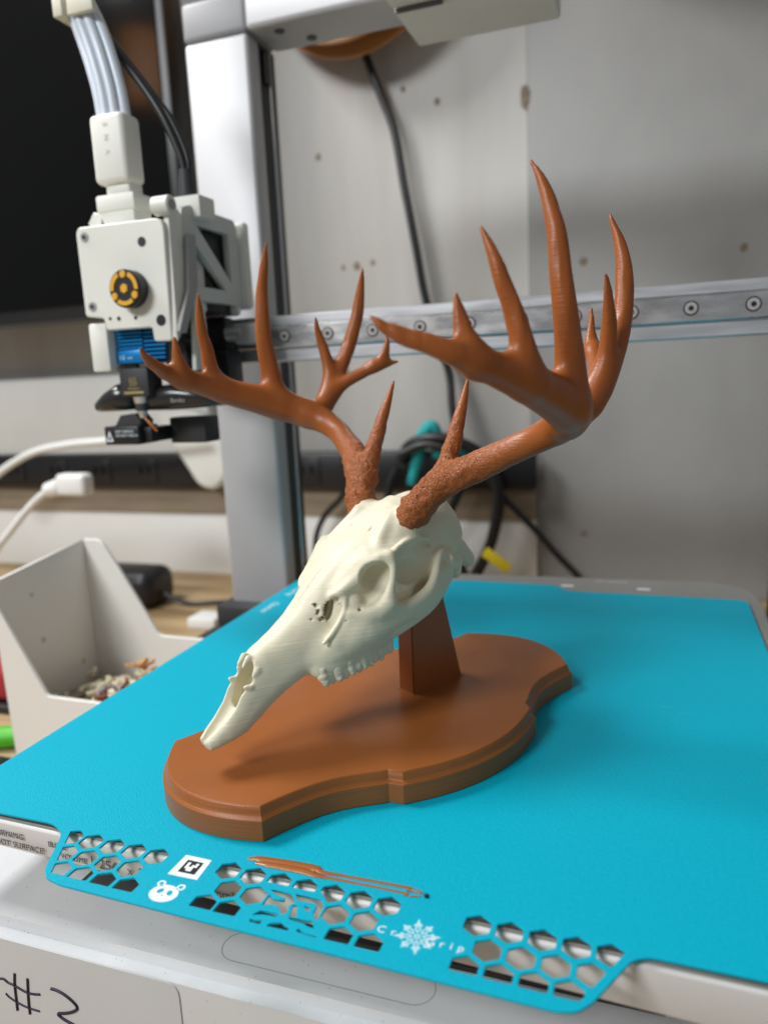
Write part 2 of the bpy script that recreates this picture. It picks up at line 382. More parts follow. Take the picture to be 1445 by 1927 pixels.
def build_antlers():
    G = Grid((-60, 4, 70), (62, 92, 184), .62)
    A = lambda n, k=2.5: G.chain(n, k * .95 if k > 2 else k)
    A([(3.4, 14.0, 79.8, 5.2), (5.2, 16.6, 83.2, 5.2), (8.6, 20.5, 88.3, 5.1), (12, 26.5, 92.1, 5.0), (16.4, 33.5, 95.6, 4.9), (19.3, 42.5, 99.9, 4.5), (21.5, 50.5, 103.5, 4.5), (20.9, 59.5, 107.6, 4.9), (15.5, 67.0, 111.6, 5.0)], 1)
    A([(22, 59, 107.5, 3.8), (16, 67, 112, 5.2), (10.7, 70.5, 113.8, 6.3), (.2, 73.5, 117.5, 5.9), (-12.1, 76, 121.2, 5.1), (-21.9, 76.5, 124.4, 4.5), (-30.9, 76, 127.2, 3.5), (-38, 75, 129.5, 2.9), (-42.8, 72, 131.7, 2.3), (-46.6, 68.5, 133.5, 2.0), (-50.2, 65.5, 136, 1.3), (-52.4, 63.6, 138.7, .45)], 3)
    A([(-31.5, 75.8, 127, 3.0), (-32.5, 74.6, 131.1, 2.8), (-33.8, 74, 135.6, 2.0), (-34.2, 73.5, 139.5, 1.3), (-34.6, 73.1, 142.7, .5)], 4.5)
    A([(-14, 77.5, 122.5, 3.4), (-16.5, 78.5, 127, 3.3), (-18.2, 78.5, 132, 2.9), (-19.6, 77.5, 138.3, 2.5), (-21.7, 76, 145.2, 2.0), (-23, 73.8, 152.7, 1.4), (-24.2, 71.5, 158.5, .45)], 4.5)
    A([(9, 72.5, 116, 4.6), (7.6, 73.6, 121.5, 4.4), (6.5, 74, 128.7, 3.9), (5, 74, 138.9, 3.4), (4.1, 73.2, 148.3, 3.0), (4, 71.8, 160.1, 2.4), (4, 68.5, 170.3, 1.55), (3.3, 64.8, 177.8, .45)], 4.5)
    A([(18, 65.5, 110, 4.4), (26, 66, 113.3, 3.9), (31.9, 67, 119.2, 3.4), (38.1, 67.5, 129.2, 3.1), (43.4, 66.5, 140.1, 2.9), (46.5, 64.8, 151.3, 2.55), (47.3, 62.7, 160.9, 1.8), (46.6, 59.7, 169.4, .4)], 4)
    A([(27, 65.8, 114, 3.0), (30.5, 67, 120.5, 3.0), (32.3, 68.3, 127.8, 2.7), (31.4, 69.6, 136.2, 2.2), (29.4, 70.5, 144.4, 1.35), (28.5, 70.3, 149.9, .45)], 4)
    A([(31, 65.5, 118.5, 3.0), (36.5, 62, 123, 2.6), (43, 57, 127, 2.5), (48, 52.5, 130.8, 2.5), (50, 50.8, 136, 1.5), (50.8, 50.3, 142.8, .45)], 3.2)
    A([(46, 54.5, 129, 2.2), (50.5, 51, 129.8, 1.5), (54, 48, 130.3, .45)], 3)
    A([(10, 18.5, 88, 3.6), (13, 19.5, 94, 3.2), (16.6, 20, 101, 2.8), (20, 19.8, 109, 2.2), (23.4, 19.4, 116.5, 1.4), (25.8, 19, 122.5, .45)], 4)
    # burr ring
    b = []
    ax = np.array([.45, .42, .55]); ax /= np.linalg.norm(ax); e1 = np.cross(ax, [0, 0, 1]); e1 /= np.linalg.norm(e1); e2 = np.cross(ax, e1); c0 = np.array([3.6, 14.3, 80.4])
    for a in np.linspace(0, 2 * math.pi, 13): b.append(tuple(c0 + 4.7 * (e1 * math.cos(a) + e2 * math.sin(a))) + (1.15,))
    G.chain(b, 1.2)
    G.chain([(2.6, 13.0, 78.2, 4.7), (1.2, 12.0, 76.4, 4.3)], 1.0)
    # relief: coarse pearling near the base fading towards the beam, fine longitudinal furrows farther out
    idx = np.abs(G.F) < 2.5; I = np.argwhere(idx); X, Y, Z = G.ax[0][I[:, 0]], G.ax[1][I[:, 1]], G.ax[2][I[:, 2]]
    dist = np.sqrt((X - 3) ** 2 + (Y - 14) ** 2 + (Z - 80) ** 2)
    near = np.clip((42 - dist) / 22, 0, 1)
    n1 = vnoise(X, Y, Z, 1.5); n2 = vnoise(X, Y, Z, 3.1, 1); n3 = vnoise(X, Y, Z, 1.2, 2)
    ridg = (.5 - np.abs(vnoise(X, Y, Z, 2.0, 3)) * 2)
    fur = vnoise(X, Y, Z * .10, 1.35, 4)
    G.F[idx] -= (near * (.50 * ridg * (n1 > -.2) + .55 * n2 + .75 * n3) + (1 - near) * ( np.clip((Z - 126) / 8, 0, 1) * .45 * fur + .10 * vnoise(X, Y, Z, 6, 5))).astype(np.float32)
    return surfnet(G.F, G.o, G.h)
def pearl(m):
    """crackled relief that fades out along the beam away from the burr"""
    N = m.node_tree.nodes; L = m.node_tree.links; b = N['Principled BSDF']
    tc = N.new('ShaderNodeTexCoord'); ab = N.new('ShaderNodeVectorMath'); ab.operation = 'ABSOLUTE'; L.new(tc.outputs['Object'], ab.inputs[0])
    ds = N.new('ShaderNodeVectorMath'); ds.operation = 'DISTANCE'; ds.inputs[1].default_value = (.003, .014, .080); L.new(ab.outputs[0], ds.inputs[0])
    mr = N.new('ShaderNodeMapRange'); mr.inputs[1].default_value = .016; mr.inputs[2].default_value = .046; mr.inputs[3].default_value = 1; mr.inputs[4].default_value = 0
    L.new(ds.outputs['Value'], mr.inputs[0])
    n = N.new('ShaderNodeTexNoise'); n.inputs['Scale'].default_value = 780; n.inputs['Detail'].default_value = 3; n.inputs['Distortion'].default_value = 1.5
    L.new(tc.outputs['Object'], n.inputs['Vector'])
    mu = N.new('ShaderNodeMath'); mu.operation = 'MULTIPLY'; L.new(n.outputs['Fac'], mu.inputs[0]); L.new(mr.outputs[0], mu.inputs[1])
    bp_ = N.new('ShaderNodeBump'); bp_.inputs['Strength'].default_value = 1; bp_.inputs['Distance'].default_value = .0010; L.new(mu.outputs[0], bp_.inputs['Height'])
    L.new(b.inputs['Normal'].links[0].from_socket, bp_.inputs['Normal']); L.new(bp_.outputs[0], b.inputs['Normal'])
pearl(M_ANTLER)
P, Fc = build_antlers()
for sgn, lab in ((-1, 'brown antler on the near side, curving to the right of the photograph'), (1, 'brown antler on the far side, in front of the tool head')):
    Q = P.copy(); Q[:, 1] *= sgn                       # local y = -t
    me = to_mesh('antler', Q * S, Fc[:, ::-1] if sgn < 0 else Fc)
    o = link('antler', me, M_ANTLER, trophy, local=True); o['label'] = lab

AN = math.radians(22); CA, SA = math.cos(AN), math.sin(AN)
def ptq(P): # skull frame (p along the skull, t, q up) -> trophy local
    P = np.asarray(P, float); p, t, q = P[..., 0], P[..., 1], P[..., 2]
    return np.stack([-71 + p * CA - q * SA, -t, 20 + p * SA + q * CA], -1)
def build_skull():
    h = .42
    G = Grid((-4, h / 2, -14), (126, 30, 38), h)
    # muzzle and face
    G.loft([(-.9, 1.2, -2.4, 3.2, .95), (2, 2.2, -3.2, 4.7, .9), (6, 3.6, -4.0, 5.9, .82), (11, 6.5, -4.6, 6.6, .76), (16, 10.6, -4.0, 7.4, .68), (21, 14.4, -2.6, 8.4, .6), (26, 15.4, -1.4, 9.6, .56),
            (34, 15.9, -.8, 11.6, .55), (42, 17.6, -1.6, 13.4, .52), (50, 20.6, -3.0, 14.8, .58), (58, 23.6, -4.5, 17.0, .56), (66, 25.6, -5.0, 18.6, .76), (76, 27.0, -4, 18.2, .88), (86, 29.0, -2, 15.5, .92), (92, 29.6, 0, 12, .95), (96, 28.8, 2, 10, .9)], n=2.5, k=1)
    # forehead roof flaring over the orbits
    G.ell((76, 0, 19.2), (15.5, 18.6, 7.6), 3)
    G.ell((69, 12, 19.8), (8, 5.0, 3.4), 3)
    # zygomatic cheek
    G.ell((58, 10.5, 4.5), (13, 9.0, 8.0), 4)
    G.ell((50, 8, 2.5), (13, 7.5, 6.5), 4)
    # orbit and temporal fossa
    G.ell((65.4, 20.4, 17.8), (6.5, 11.6, 6.4), .7, 'cut', rot=[('y', -38), ('z', 18)])
    G.ell((60.4, 19.5, 14.4), (5.2, 7.0, 4.4), 2.4, 'cut')
    G.ell((84.5, 23.4, 14.4), (12.6, 15.0, 9.6), .7, 'cut', rot=[('y', 20), ('z', -8)])
    G.ell((94, 22, 10), (9, 10, 7), 2.5, 'cut')
    # brain case and base
    G.ell((97, 0, 13.5), (18.5, 14.2, 14.5), 3.5)
    G.ell((81, 0, 14), (15, 15.6, 11.5), 2.5)
    G.ell((90, 0, 10), (13, 15.6, 11), 2.5)
    G.ell((102, 0, 8), (14.5, 13.4, 12.5), 3)
    G.ell((112.5, 1.5, -3.5), (4.6, 5.8, 5.6), 3)
    G.chain([(72, 0, -2, 6.5), (92, 0, -1, 6.5), (106, 0, -3, 6.5)], 3)
    G.chain([(103.5, 12.2, 6.5, 2.2), (109.5, 8.6, 8, 1.6), (113.0, 0, 8.5, 1.6)], 2.5)
    G.ell((113.6, 5.4, -7.0), (2.9, 2.7, 3.6), 1.5)
    G.ell((89, 0, 6), (11, 16.4, 9.5), 2.5)
    G.ell((80.0, 15.8, 1.4), (3.4, 3.2, 3.6), .7, 'cut', rot=[('y', 12)])
    G.ell((79.5, 21.5, 13), (6.5, 8.6, 6.5), 2.0, 'cut')
    # orbital rim and the bar behind it
    G.chain([(56.2, 10.6, 17.0, .7), (59.0, 11.6, 18.2, 1.0), (63.5, 12.8, 20.0, 1.15), (67.6, 14.2, 21.9, 1.2), (71, 16.0, 23.0, 1.2), (73.6, 17.6, 22.4, 1.3)], 2.6)
    G.ell((65.6, 20.4, 17.4), (6.3, 9.6, 6.2), .5, 'cut', rot=[('y', -38), ('z', 18)])
    G.chain([(73.5, 17.7, 22.2, 1.5), (72.6, 19.0, 19.6, 1.15), (70.3, 19.8, 16.6, 1.2), (67.2, 20.4, 13.6, 1.7), (65.2, 20.2, 10.8, 2.4)], 1.6)
    G.chain([(53.0, 13.5, 13.0, .8), (56, 15.6, 11.0, 1.4), (60, 17.8, 9.6, 2.2), (65, 19.2, 9.0, 2.4)], 3.4)
    G.chain([(57, 8.4, 18.6, 1.6), (62, 9, 20.4, 2.0), (66, 10, 21.8, 2.2), (70, 11.4, 22.8, 2.2)], 3)
    # temporal ledge with a crease beneath it
    G.chain([(77.8, 16.8, 20.7, 1.15), (83.0, 16.2, 19.8, 1.15), (87.7, 15.6, 17.7, 1.15), (92.2, 15.0, 14.8, 1.15)], .6, 'cut')
    G.chain([(74.7, 17.7, 22.1, 1.00), (77.8, 17.3, 22.6, 0.90), (83.0, 16.7, 21.7, 0.80), (87.7, 16.1, 19.6, 0.80), (92.2, 15.5, 16.7, 0.80)], .8)
    # zygomatic arch: upper ridge, middle and lower border
    G.chain([(62, 18.5, 8.0, 2.0), (68, 19.8, 5.9, 2.0), (73.5, 20.5, 4.4, 1.8), (79.5, 20.5, 4.2, 1.6), (84.6, 20.0, 5.6, 1.5), (89.4, 18.2, 8.0, 1.45), (93.6, 16.2, 9.2, 1.5), (97, 14.2, 7.6, 1.8), (99.5, 12.8, 4.0, 2.4)], 1.8)
    G.chain([(58, 16, 3, 3), (66, 18.4, 2.4, 2.4), (74, 19.8, 1, 2.0), (82, 19.6, 1.4, 2.0), (89, 17.6, 3.8, 2.1), (95, 14.8, 3, 2.8)], 3.2)
    G.chain([(56, 13, -1.4, 2.8), (64, 15.6, -2.4, 2.3), (72, 18.2, -2.6, 1.7), (80, 19.2, -2.2, 1.6), (87.5, 18.2, -1.0, 1.8), (95, 14, -.6, 2.5)], 3.4)
    G.chain([(97.6, 15.8, 5.0, 1.7), (99.2, 15.0, 1.4, 1.7)], .9)
    G.chain([(103, 11, 0, 3.2), (101, 12.0, -3.5, 2.2)], 2)
    # antler pedicles
    G.chain([(83, 8.5, 20.5, 6.5), (88, 10.6, 23.8, 5.6), (90.2, 11.8, 25.6, 5.2)], 3.5)
    # crest running from the orbit to the pedicle
    G.chain([(73.0, 13.4, 23.0, .7), (76.4, 11.4, 25.6, .8), (80, 10.2, 27.0, .8), (85, 8.6, 28.6, .8)], 3.2)
    # nasal opening: trough open to the front and above
    G.chain([(2.5, 0, 2.0, 1.9), (9, 0, 4.6, 3.2), (14, 0, 8.2, 4.0), (18.5, 0, 11.5, 4.8), (21, 0, 13.5, 3.0)], .8, 'cut')
    G.chain([(16, 0, 3.4, 3.6), (22, 0, 6.6, 4.9), (26, 0, 8.0, 4.6)], .8, 'cut')
    G.chain([(9, 0, 9, 4), (14, 0, 15, 5.2), (17.2, 0, 18.5, 5.2)], .8, 'cut')
    G.chain([(-5, 0, 1.2, .9), (-1, 0, .9, .9), (4, 0, 1.6, 1.2)], .8, 'cut')
    # ragged nasal tips and wall edge
    G.chain([(22.5, 1.3, 14.7, 1.0), (20.1, 1.5, 13.4, .7)], .9)
    G.chain([(22.2, 4.7, 11.2, .9), (20.6, 4.6, 10.6, .6)], .8)
    G.chain([(17.8, 4.9, 8.4, .9), (16.4, 4.7, 9.4, .55)], .9)
    G.ell((20.2, 3.2, 14.3), (2.1, .8, 1.6), .5, 'cut'); G.ell((18.5, 5.2, 9.9), (.9, 1.6, .8), .5, 'cut')
    G.ell((19.6, 5.6, 12.6), (1.0, 1.4, .7), .6, 'cut')
    # lachrymal gap, pits and the ridge in front of the eye
    G.ell((48.6, 12.2, 14.6), (4.6, 1.9, 4.8), 2.6, 'cut')
    for p_, q_, r_ in ((48.4, 17.5, .6), (47.9, 15.9, .45), (47.2, 15.5, .4), (47.4, 13.8, .5), (46.6, 13.7, .45), (44.6, 15.0, .35)): G.chain([(p_, 4.5, q_, r_), (p_, 12, q_, r_)], .25, 'cut')
    G.chain([(58.5, 11.6, 13.5, 2.4), (55, 12.2, 11.2, 2.2), (50.5, 12.6, 8.8, 2.0), (46, 12.6, 6.8, 2.0)], 2.4)
    G.chain([(56.2, 10.9, 16.8, .8), (54.2, 12.0, 15.0, .85), (52.4, 12.5, 13.6, .85), (50.0, 12.7, 11.9, .8), (47.8, 12.9, 10.8, .75), (44.6, 13.1, 9.8, .6), (42.0, 13.0, 9.2, .4)], 1.0)
    G.chain([(51.6, 14.0, 10.9, .35), (54.6, 15.2, 10.9, .75), (57.2, 16.2, 12.3, .5)], .5, 'cut')
    G.chain([(53.5, 9.0, 18.6, .7), (56, 11, 19.0, 1.0), (60, 12.0, 19.6, 1.0)], 2.2)
    for dt in (.8, -2.0, -5.0, -8.0):
        G.chain([(54.0, 11.3 + dt, 17.2, .9), (52.3, 11.6 + dt, 15.8, 1.75), (50.5, 11.9 + dt, 14.4, 2.05), (48.9, 12.2 + dt, 13.0, 1.5), (47.6, 12.4 + dt, 12.0, .5)], .35, 'cut')
    G.chain([(56.6, 11.0, 17.0, .9), (54.6, 12.3, 15.0, .8), (52.8, 12.9, 13.5, .8), (50.2, 13.1, 11.9, .8), (47.8, 13.3, 10.8, .75), (44.6, 13.4, 9.8, .6), (42.0, 13.2, 9.2, .4)], .8)
    G.chain([(52.2, 14.2, 10.9, .4), (54.8, 15.0, 11.0, .85), (57.4, 15.9, 12.4, .55)], .4, 'cut')
    G.chain([(54.6, 10.6, 16.2, .45), (53.2, 10.9, 15.6, .4)], .3)
    # sutures and small foramina
    G.chain([(80, 5, 27.6, .22), (76, 5.8, 26.4, .3), (71, 6.6, 24.6, .3), (66, 7.6, 23.2, .35), (61, 8.4, 21.6, .5)], .5, 'cut')
    G.chain([(64.5, 7.8, 23.2, .35), (62.6, 8.2, 22.2, .5), (61.2, 8.6, 21.3, .35)], .8, 'cut')
    G.chain([(22, 0, 15.7, .22), (40, 0, 17.3, .22), (60, 0, 24.2, .22)], 1.2, 'cut')
    G.ell((40.6, 13.2, 8.0), (1.3, 1.2, .6), 1, 'cut')
    # swelling over the tooth sockets
    G.chain([(38, 10.4, .2, 2.0), (44, 11.4, -1.6, 2.8), (52, 12, -3.6, 3.2), (61, 11.8, -5.0, 2.8)], 2.5)
    # inside of the eye socket: the optic fissure
    G.chain([(71.6, 11.4, 17.0, .5), (71.2, 11.8, 14.2, .6), (70.0, 12.0, 11.6, .5)], .6, 'cut')
    idx = np.abs(G.F) < 2; I = np.argwhere(idx); X, Y, Z = G.ax[0][I[:, 0]], G.ax[1][I[:, 1]], G.ax[2][I[:, 2]]
    G.F[idx] -= (.25 * vnoise(X, Y, Z, 5.5, 1) + .10 * vnoise(X, Y, Z, 2.2, 2)).astype(np.float32)
    F = np.concatenate([G.F[:, ::-1, :], G.F], 1); F[0] = F[-1] = 5; F[:, 0] = F[:, -1] = 5; F[:, :, 0] = F[:, :, -1] = 5
    o = (G.o[0], G.o[1] - h * G.F.shape[1], G.o[2])
    return surfnet(F, o, h)
P, Fc = build_skull()
skull = link('skull', to_mesh('skull', ptq(P) * S, Fc[:, ::-1]), M_BONE, trophy, local=True)
# cheek teeth: six each side, two lobes apiece
def build_tooth(seed):
    G = Grid((-3.6, -4, -4.6), (3.6, 4, 5), .38)
    for dx in (-1.05, 1.05):
        G.chain([(dx, 0, 4, 1.5), (dx * 1.1, .1, .5, 1.65), (dx * 1.05, .6, -2.4, 1.15), (dx, .9, -3.4 - .5 * (dx > 0), .5)], .9)
        G.chain([(dx, -.4, .5, 1.3), (dx, -1.3, -1.9, .8), (dx, -1.6, -2.9, .35)], .7)
    X, Y, Z = np.meshgrid(*G.ax, indexing='ij'); G.F -= (.5 * vnoise(X, Y, Z, 1.4, seed)).astype(np.float32)
    return surfnet(G.F, G.o, G.h)
for side in (1, -1):
    for i in range(6):
        f = i / 5; p, t, q = 38.8 + 22.6 * f, 11.5 + 2.4 * math.sin(f * 2.2) + .3 * f, -2.9 - 4.2 * f
        V, Ft = build_tooth(3 + i); V[:, 2] = V[:, 2] * .72 + .9; sc = .92 + .28 * math.sin(.6 + 2.0 * f); a = math.radians(-10 - 6 * f)
        x = V[:, 0] * math.cos(a) - V[:, 2] * math.sin(a); z = V[:, 0] * math.sin(a) + V[:, 2] * math.cos(a)
        Q = np.stack([p + x * sc, side * (t + V[:, 1] * sc), q + z * sc], 1)
        link('tooth', to_mesh('tooth', ptq(Q) * S, Ft[:, ::-1] if side > 0 else Ft), M_BONE, skull, local=True)

# board
def board_outline():
    half = [(-70.4, 28.4), (-64, 28.4), (-58, 28.8), (-52, 29.6), (-46.5, 31.2), (-42, 33.2), (-38, 35.5), (-34.8, 37.5), (-33.0, 38.2), (-30.7, 42.2), (-29.2, 42.9)]
    for s in np.linspace(-26.5, 0, 9): half.append((s, 49.8 - .0083 * s * s))
    R_ = half + [(-s, t) for s, t in half[::-1][1:]]
    end = [(70.4 + 12.8 * (1 - (t / 28.4) ** 2), t) for t in np.linspace(28.4, -28.4, 21)[1:-1]]
    L_ = [(s, -t) for s, t in R_[::-1]]
    end2 = [(-s, -t) for s, t in end]
    return R_ + end + L_ + end2
O_ = np.array(board_outline())
def inset(O, d):
    n = len(O); out = []
    for i in range(n):
        a, b, c = O[i - 1], O[i], O[(i + 1) % n]
        u = (b - a) / np.linalg.norm(b - a); v = (c - b) / np.linalg.norm(c - b)
        nu = np.array([u[1], -u[0]]); nv = np.array([v[1], -v[0]]); m_ = nu + nv; m_ /= np.linalg.norm(m_)
        out.append(b - m_ * (-d) * -1 / max(.55, m_ @ nu) * -1 if False else b + m_ * d / max(.55, m_ @ nu))
    return np.array(out)
area2 = sum(O_[i - 1][0] * O_[i][1] - O_[i][0] * O_[i - 1][1] for i in range(len(O_)))
sg = -1 if area2 > 0 else 1
bm = bmesh.new(); rings = []
prof = [(0, .35), (.35, .0), (6.3, 0), (6.55, .15), (7.0, .75), (7.3, 1.0), (7.6, 1.1), (9.3, 1.45), (9.75, 1.7), (9.93, 1.9), (10, 2.2)]
for z, d in prof:
    ring = inset(O_, sg * d) if d else O_
    rings.append([bm.verts.new((s * S, -t * S, z * S)) for s, t in ring])
n = len(O_)
for a, b in zip(rings, rings[1:]):
    for i in range(n): bm.faces.new((a[i], a[(i + 1) % n], b[(i + 1) % n], b[i]))
bm.faces.new(rings[0]); bm.faces.new(rings[-1])
bmesh.ops.recalc_face_normals(bm, faces=bm.faces)
me = bpy.data.meshes.new('mounting_board'); bm.to_mesh(me); bm.free()
me.polygons.foreach_set('use_smooth', [True] * len(me.polygons))
bm = bmesh.new(); bm.from_mesh(me)
for e in bm.edges:
    if len(e.link_faces) == 2 and e.calc_face_angle(0) > math.radians(24): e.smooth = False
bm.to_mesh(me); bm.free()
def board_mat():
    m = M_BROWN.copy(); m.name = 'brown_board'; N = m.node_tree.nodes; L = m.node_tree.links; b = N['Principled BSDF']
    b.inputs['Roughness'].default_value = .34; b.inputs['Specular IOR Level'].default_value = .32
    tc = N.new('ShaderNodeTexCoord'); mp = N.new('ShaderNodeMapping'); mp.inputs['Rotation'].default_value = (0, 0, math.radians(-59.7 + 90)); mp.inputs['Scale'].default_value = (2100, 12, 0)
    L.new(tc.outputs['Object'], mp.inputs[0])
    n_ = N.new('ShaderNodeTexNoise'); n_.inputs['Scale'].default_value = 1; n_.inputs['Detail'].default_value = 1; L.new(mp.outputs[0], n_.inputs['Vector'])
    bp = N.new('ShaderNodeBump'); bp.inputs['Strength'].default_value = .12; bp.inputs['Distance'].default_value = .0003
    L.new(n_.outputs['Fac'], bp.inputs['Height'])
    old = b.inputs['Normal'].links[0].from_socket; L.new(old, bp.inputs['Normal']); L.new(bp.outputs[0], b.inputs['Normal'])
    return m
M_BOARD = board_mat()
link('mounting_board', me, M_BOARD, trophy, local=True)
# post between board and skull
bm = bmesh.new()
lv = [(9.95, 8.8, 34.0, 4.0), (48, 9.3, 24.5, 4.0)]
vs = []
for z, s0, s1, t in lv: vs.append([bm.verts.new((s * S, y * S, z * S)) for s, y in ((s0, -t), (s1, -t), (s1, t), (s0, t))])
for i in range(4): bm.faces.new((vs[0][i], vs[0][(i + 1) % 4], vs[1][(i + 1) % 4], vs[1][i]))
bm.faces.new(vs[0][::-1]); bm.faces.new(vs[1])
bmesh.ops.bevel(bm, geom=[e for e in bm.edges if abs(e.verts[0].co.z - e.verts[1].co.z) > .01], offset=.00045, segments=2, affect='EDGES')
me = bpy.data.meshes.new('post'); bm.to_mesh(me); bm.free()
M_POST = mat('brown_post', (.32, .098, .022, 1), .33, layer=.12, lscale=3000, var=.03, vscale=60, spec=.4)
link('post', me, M_POST, trophy, local=True)
# the thin squashed first layer around the post foot
bm = bmesh.new(); add_box(bm, (8.2 , -4.6, 10.0), (34.6, 4.6, 10.25), .1, 1)
me = bpy.data.meshes.new('post_foot'); bm.to_mesh(me); bm.free(); me.transform(Matrix.Scale(S, 4)); link('post_foot', me, M_BROWN, trophy, local=True)

# ------------------------------------------------------------------ room
def quad(name, pts, m):
    bm = bmesh.new(); bm.faces.new([bm.verts.new(p) for p in pts]); return tag(bmo(name, bm, m), kind='structure')
tag(box('table', (-900, -400, -105), (900, 535, -80), M_TABLE), kind='structure')
wall = tag(box('wall', (-900, 535, -400), (900, 555, 900), M_WALL), kind='structure')
for i, (x, z, a, b) in enumerate([(-89, 327, 4, 5), (27, 357, 4, 5), (104, 348, 4.5, 10), (-56, 226, 5, 6), (151, 211, 5, 5), (275, 211, 4, 5), (152, -26, 5, 4), (-4, 372, 3, 4), (-72, 129, 4, 4), (-40, 228, 3.5, 4), (-70, 226, 3, 4)]):
    if b < 9: a, b = a * .72, b * .72
    me = curve_mesh([[(a * math.cos(t) * random.uniform(.8, 1.1), b * math.sin(t) * random.uniform(.8, 1.1)) for t in np.linspace(0, 6.28, 15)[:-1]]], .4)
    me.transform(Matrix(((1, 0, 0, x), (0, 0, 1, 534.7 if x < 104 else 532.3), (0, 1, 0, z), (0, 0, 0, 1)))); link('knot', me, M_KNOT, wall)
box('board_joint', (104.9, 534.2, -20), (105.6, 535.0, 800), M_KNOT, wall)
box('grey_panel', (105.6, 532.6, -80), (900, 535.1, 800), mat('grey_washed_board', (.33, .325, .315, 1), .38, var=.16, vscale=7, stretch=(1, 1, .6), rvar=.08), wall)
t_ = tag(box('wooden_rail', (-900, 524, -13), (110, 535, 16), M_TAN, bev=1), 'tan wooden rail fixed along the wall below the black power strip', 'wooden rail')
t_ = tag(box('skirting_board', (-900, 527, -80), (110, 535, -13.3), M_WPANEL, bev=.8), 'white painted board along the foot of the wall above the table', 'skirting board')
bd = tag(box('wall_board', (-900, 519, 53), (-222, 535, 138), M_WPANEL, bev=2), 'wide white panel on the wall left of the printer pillar above the power strip', 'wall panel')
sh = tag(box('shade_shelf', (112, 250, 470), (900, 534.5, 488), M_TAN, bev=1), 'unseen shelf added to shade the upper right of the wall', 'shelf')  # out of view, added to keep lamp light off the upper right wall
lampr = root('warm_lamp', (-590, -160, 560), 'small warm orange lamp across the room whose glow shows in the black screen', 'lamp')
gl = bpy.data.materials.new('lamp_glow'); gl.use_nodes = True; pb_ = gl.node_tree.nodes['Principled BSDF']; pb_.inputs['Emission Color'].default_value = (1, .36, .06, 1); pb_.inputs['Emission Strength'].default_value = 4
cyl('lamp_shade', (-590, -160, 590), (-590, -160, 690), 34, gl, lampr, n=24)
cyl('lamp_foot', (-590, -160, 560), (-590, -160, 590), 8, M_BLACK, lampr, n=16)
# black power strip with sockets
ps = root('power_strip', (-200, 520, 16), 'long black power strip mounted along the wall behind the printer', 'power strip')
box('body', (-620, 511, 16.5), (112, 524, 53), M_BLACK, ps, bev=3)
for x in (-480, -420, -360, -300, -240, -110, -60, 0, 60):
    f = box('socket', (x - 14, 509.6, 22), (x + 14, 511.5, 48), M_BLACK, ps, bev=1)
    for dx in (-5, 5): box('slot', (x + dx - 1.2, 509, 32), (x + dx + 1.2, 509.9, 40), M_TV, f)
# television
tv = root('television', (-300, 420, 190), 'large black flat screen hanging behind the tool head at the left', 'television')
box('frame', (-640, 421, 187), (-168, 450, 560), M_BLACK, tv, bev=3)
box('screen', (-632, 419.4, 200), (-176, 421.3, 552), M_TV, tv)
# hanging cable and coiled cable
cab = tag(tube('hanging_cable', [(-40, 518, 470), (-37, 520, 418), (-22, 522, 370), (-10, 523, 336), (-3, 523, 290), (1, 523, 267), (7, 523, 230), (13, 523, 192), (25, 522, 150), (34, 521, 121), (38, 512, 90), (45, 505, 62)], 3.6, M_BLACK), 'black cable hanging down the wall in the middle of the frame behind the antlers', 'cable')
cw = [(-12, 506, 45), (0, 503, 60), (22, 500, 66), (45, 500, 62), (66, 502, 50), (78, 503, 30), (80, 504, 5), (74, 505, -25), (66, 505, -45), (58, 506, -60), (52, 506, -72)]
tag(tube('coiled_cable', cw, 5.2, M_BLACK, n=12), 'thick black coiled cable in front of the power strip right of the skull', 'cable')
tag(tube('looped_cable', [(-13, 500, 40), (-22, 499, 20), (-20, 499, -5), (0, 498, -22), (24, 498, -16), (42, 498, 10), (48, 498, 35), (36, 498, 55), (14, 499, 60), (-8, 499, 52)], 4.2, M_BLACK, n=10), 'black cable loop wound around the teal strap behind the antlers', 'cable')
tag(tube('black_cable', [(70, 505, 30), (84, 508, 10), (98, 512, -6), (112, 516, -22), (130, 518, -44), (148, 518, -63), (158, 516, -79)], 3.0, M_BLACK), 'thin black cord slanting down the wall to the table right of the skull', 'cord')
tag(tube('left_loop_cord', [(-60, 505, 30), (-75, 507, 8), (-92, 508, -8), (-103, 508, -28), (-106, 508, -50), (-104, 500, -75)], 3.0, M_BLACK), 'thin black cord curving down the wall left of the skull beside the pillar', 'cord')
tg = tag(box('yellow_tag', (-14, -1.2, -5), (14, 1.2, 5), M_YTAG, bev=.6), 'yellow tape tag wrapped round the thick black cable', 'tag')
tg.location = Vector((78, 500, -46)) * S; tg.rotation_euler = (0, math.radians(36), 0)
tag(tube('teal_strap', [(-4, 512, 22), (2, 511, 40), (8, 510, 62), (18, 509, 75), (26, 509, 66)], [5, 6, 7, 7, 4], M_TEALP, n=10), 'teal strap looped behind the black cables under the hanging cable', 'strap')
tag(tube('teal_strap', [(20, 511, 52), (34, 510, 50), (46, 510, 44), (50, 510, 38)], [6, 9, 9, 5], M_TEALP, n=10), 'short teal strap end beside the brow tine and power strip', 'strap')
# black bracket standing by the cables
tag(tube('black_bracket', [(24, 500, -28), (36, 500, -42), (46, 500, -60), (52, 500, -78)], 6, M_SOFT, n=6), 'dark grey bracket leaning on the wall behind the skull', 'bracket')
